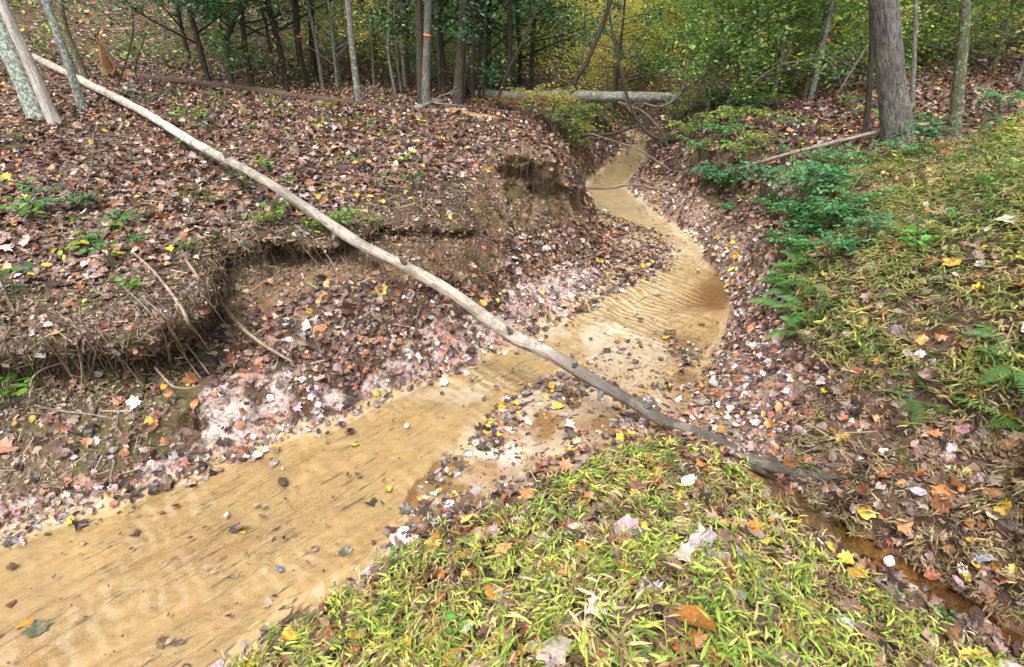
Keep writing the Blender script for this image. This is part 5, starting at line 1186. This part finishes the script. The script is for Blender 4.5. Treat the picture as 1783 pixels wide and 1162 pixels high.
for x, y, s_, lab in [(458,398,.42,'yellow green spray hanging over the lip left of the long log'),(545,405,.4,'yellow green spray hanging from the lip just right of the long log'),(600,398,.4,'yellow green spray hanging at the middle of the lip'),(650,395,.3,'small green spray on the lip near the hollow end'),(240,430,.3,'green spray on the bank face above the forked root'),(325,440,.3,'green spray at the top of the leaning root'),(75,375,.45,'leafy green sprig on the left bank near the left edge'),(140,368,.4,'leafy green sprig right of the one near the left edge'),(215,398,.4,'leafy green sprig above the bank face'),(160,430,.35,'leafy green sprig beneath the other two on the left bank')]:
    put('green_sprig', SHR[2] if x > 300 else SHR[1], hit(x, y), s_, lab, 'plant')
SEEDP = [(75,372),(62,388),(132,365),(150,372),(215,400),(228,420),(130,440),(118,455),(160,425),(20,525),(8,700),(20,715),(395,190),(290,155),(290,170),(350,205),(560,225),(545,260),(630,235),(640,228),(580,350),(470,300),(510,250),(440,235),(330,262),(410,330),(500,330),(640,300),(700,290),(720,330),(480,395),(455,440),(545,420),(598,400),(655,330),(260,185),(225,165),(300,190),(250,95),(225,85),(80,80),(90,60),(310,120),(470,190),(480,210),(610,225),(740,215),(670,255),(420,205),(380,175),(30,250),(45,340),(200,470),(190,450),(235,510)]
for x, y in SEEDP:
    put('seedling', SEED[rdp.randrange(4)], hit(x, y), rdp.uniform(1.1, 2.0), 'small bright green seedling sprouting from the brown leaves', 'seedling', 'green seedlings on the left bank')
for k in range(70):
    x, y = (rdp.uniform(200, 700), rdp.uniform(70, 235)) if k < 40 else (rdp.uniform(1260, 1780), rdp.uniform(180, 300)); h = hit(x, y)
    put('seedling', SEED[rdp.randrange(4)], h, rdp.uniform(1.2, 2.4), 'small green plant low on the forest floor farther back', 'seedling', 'green plants low on the far forest floor')
for x, y, s_, lab in [(1597,442,1.0,'cluster of fresh heart shaped leaves in the grass on the right slope'),(1735,330,.8,'light green broad leaved plant high on the grassy right slope'),(870,905,.45,'bright green broad leaved sprig at the upper left grass edge'),(745,945,.45,'bright green sprig at the left grass edge'),(700,985,.5,'vivid green clover like sprig low at the left grass edge'),(1640,1080,.35,'tiny green sprig in the water of the side channel'),(800,1120,.6,'broad green leaf pair in the near grass left of the orange oak leaf')]:
    put('broadleaf_plant', BIGL, hit(x, y), s_, lab, 'plant')
# grass tufts
TUFT = []
for k in range(3):
    B = Batch(); rgt = np.random.default_rng(500 + k); n = 70; Vt, Ft = blade(.26, .005, 1.0)
    N = rgt.normal(0, .45, (n, 3)); N[:, 2] = 1; N /= np.linalg.norm(N, axis=1, keepdims=True)
    yaw = rgt.uniform(0, 6.28, n); d = np.stack([np.cos(yaw) * .75, np.sin(yaw) * .75, np.full(n, .8)], 1); d /= np.linalg.norm(d, axis=1, keepdims=True)
    Xx = np.cross(d, [0, 0, 1.]); Xx /= np.linalg.norm(Xx, axis=1, keepdims=True); R_ = np.stack([Xx, d, np.cross(Xx, d)], 2)
    B.add(Vt, Ft, R_, rgt.normal(0, .015, (n, 3)) * [1, 1, 0], rgt.uniform(.5, 1.1, n), palette([(3,(.13,.17,.04)), (2,(.25,.24,.08)), (2,(.07,.11,.03))], n, rgt)); o = B.build('tuft', M['green']); C.objects.unlink(o); TUFT.append(o.data)
for x, y, s_, lab in [(352,338,1.0,'arching green grass tuft on the bank lip left of the long log'),(372,355,.8,'second grass tuft just below the first at the lip'),(425,322,.8,'grass tuft beneath the long log on the lip'),(128,385,.7,'grass tuft among the seedlings on the left bank'),(20,260,.8,'thin grass tuft at the left edge below the leaning trees'),(575,290,.8,'grass tuft on the leafy shelf right of the long log'),(1410,810,.6,'short green grass tuft beside the foot of the long log'),(1450,770,.5,'tiny grass tuft in the leaves above the foot of the long log'),(1440,900,.6,'green grass tuft above the start of the side channel'),(1580,800,.5,'sparse grass tuft on the brown right slope'),(1770,880,.6,'dark green grass tuft at the lower right edge'),(840,470,.7,'green grass tuft on the leafy talus under the shelf'),(790,485,.7,'smaller green grass tuft on the talus, left of the other')]:
    o = bpy.data.objects.new('grass_tuft', TUFT[rdp.randrange(3)]); C.objects.link(o); o.location = hit(x, y); o.scale = (s_,) * 3; o.rotation_euler.z = rdp.uniform(0, 6.28); tag(o, lab, 'grass tuft')

# ------------------------------------------------------------------ single large leaves
def big_leaf(x, y, wpx, T, colr, label, name='fallen_leaf', rz=None, lift=.035, tilt=.35):
    h = hit(x, y); size = wpx * np.linalg.norm(h - [0, 0, CAMZ]) / FPX
    Vt, Ft = T[rdp.randrange(len(T))]; q = rdp.uniform(0, 6.28) if rz is None else rz
    Vt = Vt * [1, 1, .8]; k = len(Vt)
    cc = np.array(colr)[None] * np.exp(np.random.default_rng(int(x)).normal(0, .13, (k, 1)))
    o = mesh_np(name, Vt * size, [Ft], M['litter'], cc); 
    o.location = Vector(h) + Vector((0, 0, lift)); o.rotation_euler = (rdp.uniform(-tilt, tilt) + .25, rdp.uniform(-tilt, tilt), q)
    sol = o.modifiers.new('thickness', 'SOLIDIFY'); sol.thickness = .0006
    return tag(o, label, 'leaf')
for a in [(578,1112,62,T_OAK,(.30,.12,.04),'orange brown lobed oak leaf near the bottom left of the grass'),
 (1092,937,48,T_TULIP,(.33,.24,.26),'mauve grey leaf lying flat in the middle of the grassy mound'),
 (1197,850,34,T_OVAL,(.52,.47,.44),'whitish curled leaf on the upper part of the mound'),
 (1311,935,32,T_MAPLE,(.46,.19,.03),'small bright orange maple leaf right of the mound centre'),
 (1017,966,42,T_OVAL,(.36,.15,.03),'orange brown upright oval leaf left of the mound centre'),
 (857,1046,34,T_OVAL,(.48,.2,.03),'speckled orange leaf in the grass near the stream side'),
 (1187,987,38,T_MAPLE,(.55,.45,.36),'cream curled leaf in the middle of the grassy mound'),
 (1205,1105,88,T_OVAL,(.30,.12,.025),'largest glossy rust brown leaf near the bottom centre right'),
 (1275,1046,46,T_OVAL,(.25,.25,.28),'slate grey oval leaf just beyond the largest rust leaf'),
 (1262,1022,52,T_MAPLE,(.19,.07,.03),'dark brown curled leaf touching the slate grey one'),
 (925,1122,40,T_OVAL,(.16,.035,.02),'dark red leaf near the bottom of the grass'),
 (1035,1078,36,T_MAPLE,(.52,.46,.44),'small white maple leaf low in the grass'),
 (968,1150,64,T_TULIP,(.40,.33,.28),'pale pinkish grey leaf cut by the bottom edge'),
 (1465,1102,32,T_OVAL,(.48,.48,.52),'bluish white leaf low on the right of the grass'),
 (1085,958,34,T_OVAL,(.42,.2,.03),'yellow brown leaf beside the mauve grey leaf'),
 (1222,955,46,T_TULIP,(.36,.3,.31),'greyish lilac leaf right of the mound centre'),
 (1505,905,24,T_TULIP,(.6,.38,.03),'curled yellow leaf right of the side channel'),
 (1725,911,26,T_TULIP,(.55,.48,.35),'cream leaf on the brown slope near the right edge'),
 (1707,984,34,T_MAPLE,(.30,.32,.38),'blue grey maple leaf near the lower right edge'),
 (1692,994,20,T_OVAL,(.62,.42,.03),'small yellow leaf touching the blue grey maple leaf'),
 (1466,987,24,T_MAPLE,(.62,.42,.03),'yellow maple leaf floating at the middle of the side channel'),
 (1440,966,18,T_MAPLE,(.58,.38,.03),'smaller yellow leaf just upstream in the side channel'),
 (1487,1013,26,T_TULIP,(.5,.24,.03),'orange yellow leaf at the side channel edge'),
 (1542,990,24,T_OVAL,(.5,.52,.56),'bluish white leaf on the far edge of the side channel'),
 (1745,397,30,T_MAPLE,(.52,.44,.35),'cream maple leaf high on the grassy right slope'),
 (1677,467,26,T_OVAL,(.5,.45,.42),'pale oval leaf on the grassy right slope'),
 (1777,466,24,T_OVAL,(.42,.42,.06),'yellow green leaf at the right edge of the grassy slope'),
 (1700,520,22,T_MAPLE,(.6,.38,.03),'bright yellow leaf in the grass near the right edge'),
 (1655,470,26,T_TULIP,(.5,.28,.04),'yellow and brown leaf left of the pale oval leaf'),
 (6,443,38,T_OAK,(.42,.34,.31),'pale pinkish oak leaf at the left edge of the bank'),
 (1395,665,18,T_MAPLE,(.5,.43,.4),'pale leaf on the straw slope below the ferns'),
 (646,878,24,T_MAPLE,(.05,.045,.035),'black wet leaf clump stranded on the stream sand'),
 (705,890,24,T_TULIP,(.09,.09,.075),'grey wet leaf stranded beside the black clump'),
 (757,860,18,T_MAPLE,(.5,.47,.47),'small white leaf on the sand above the mound edge'),
 (601,962,24,T_MAPLE,(.10,.10,.07),'dark olive sunken leaf in the near shallows'),
 (412,922,22,T_MAPLE,(.04,.035,.03),'black leaf cluster with a yellow one in mid stream'),
 (424,928,15,T_OVAL,(.6,.4,.03),'small yellow leaf resting on the black mid stream cluster'),
 (46,1082,26,T_OVAL,(.55,.3,.02),'mustard yellow leaf in the near left shallows'),
 (66,1096,26,T_MAPLE,(.10,.11,.06),'dark olive leaf sunk beside the mustard yellow leaf'),
 (282,1122,24,T_OAK,(.13,.06,.035),'brown oak leaf lying in the near left shallows'),
 (20,1052,18,T_OVAL,(.2,.06,.03),'small dark red leaf at the left edge of the shallows'),
 (236,932,16,T_MAPLE,(.07,.04,.045),'dark purple leaf by the left waterline')]:
    on_sand = a[0] < 780 and a[1] > 850 and a[0] not in (578,)
    big_leaf(*a, lift=.012 if on_sand else .06, tilt=.08 if on_sand else .35)
#%%STAGE5
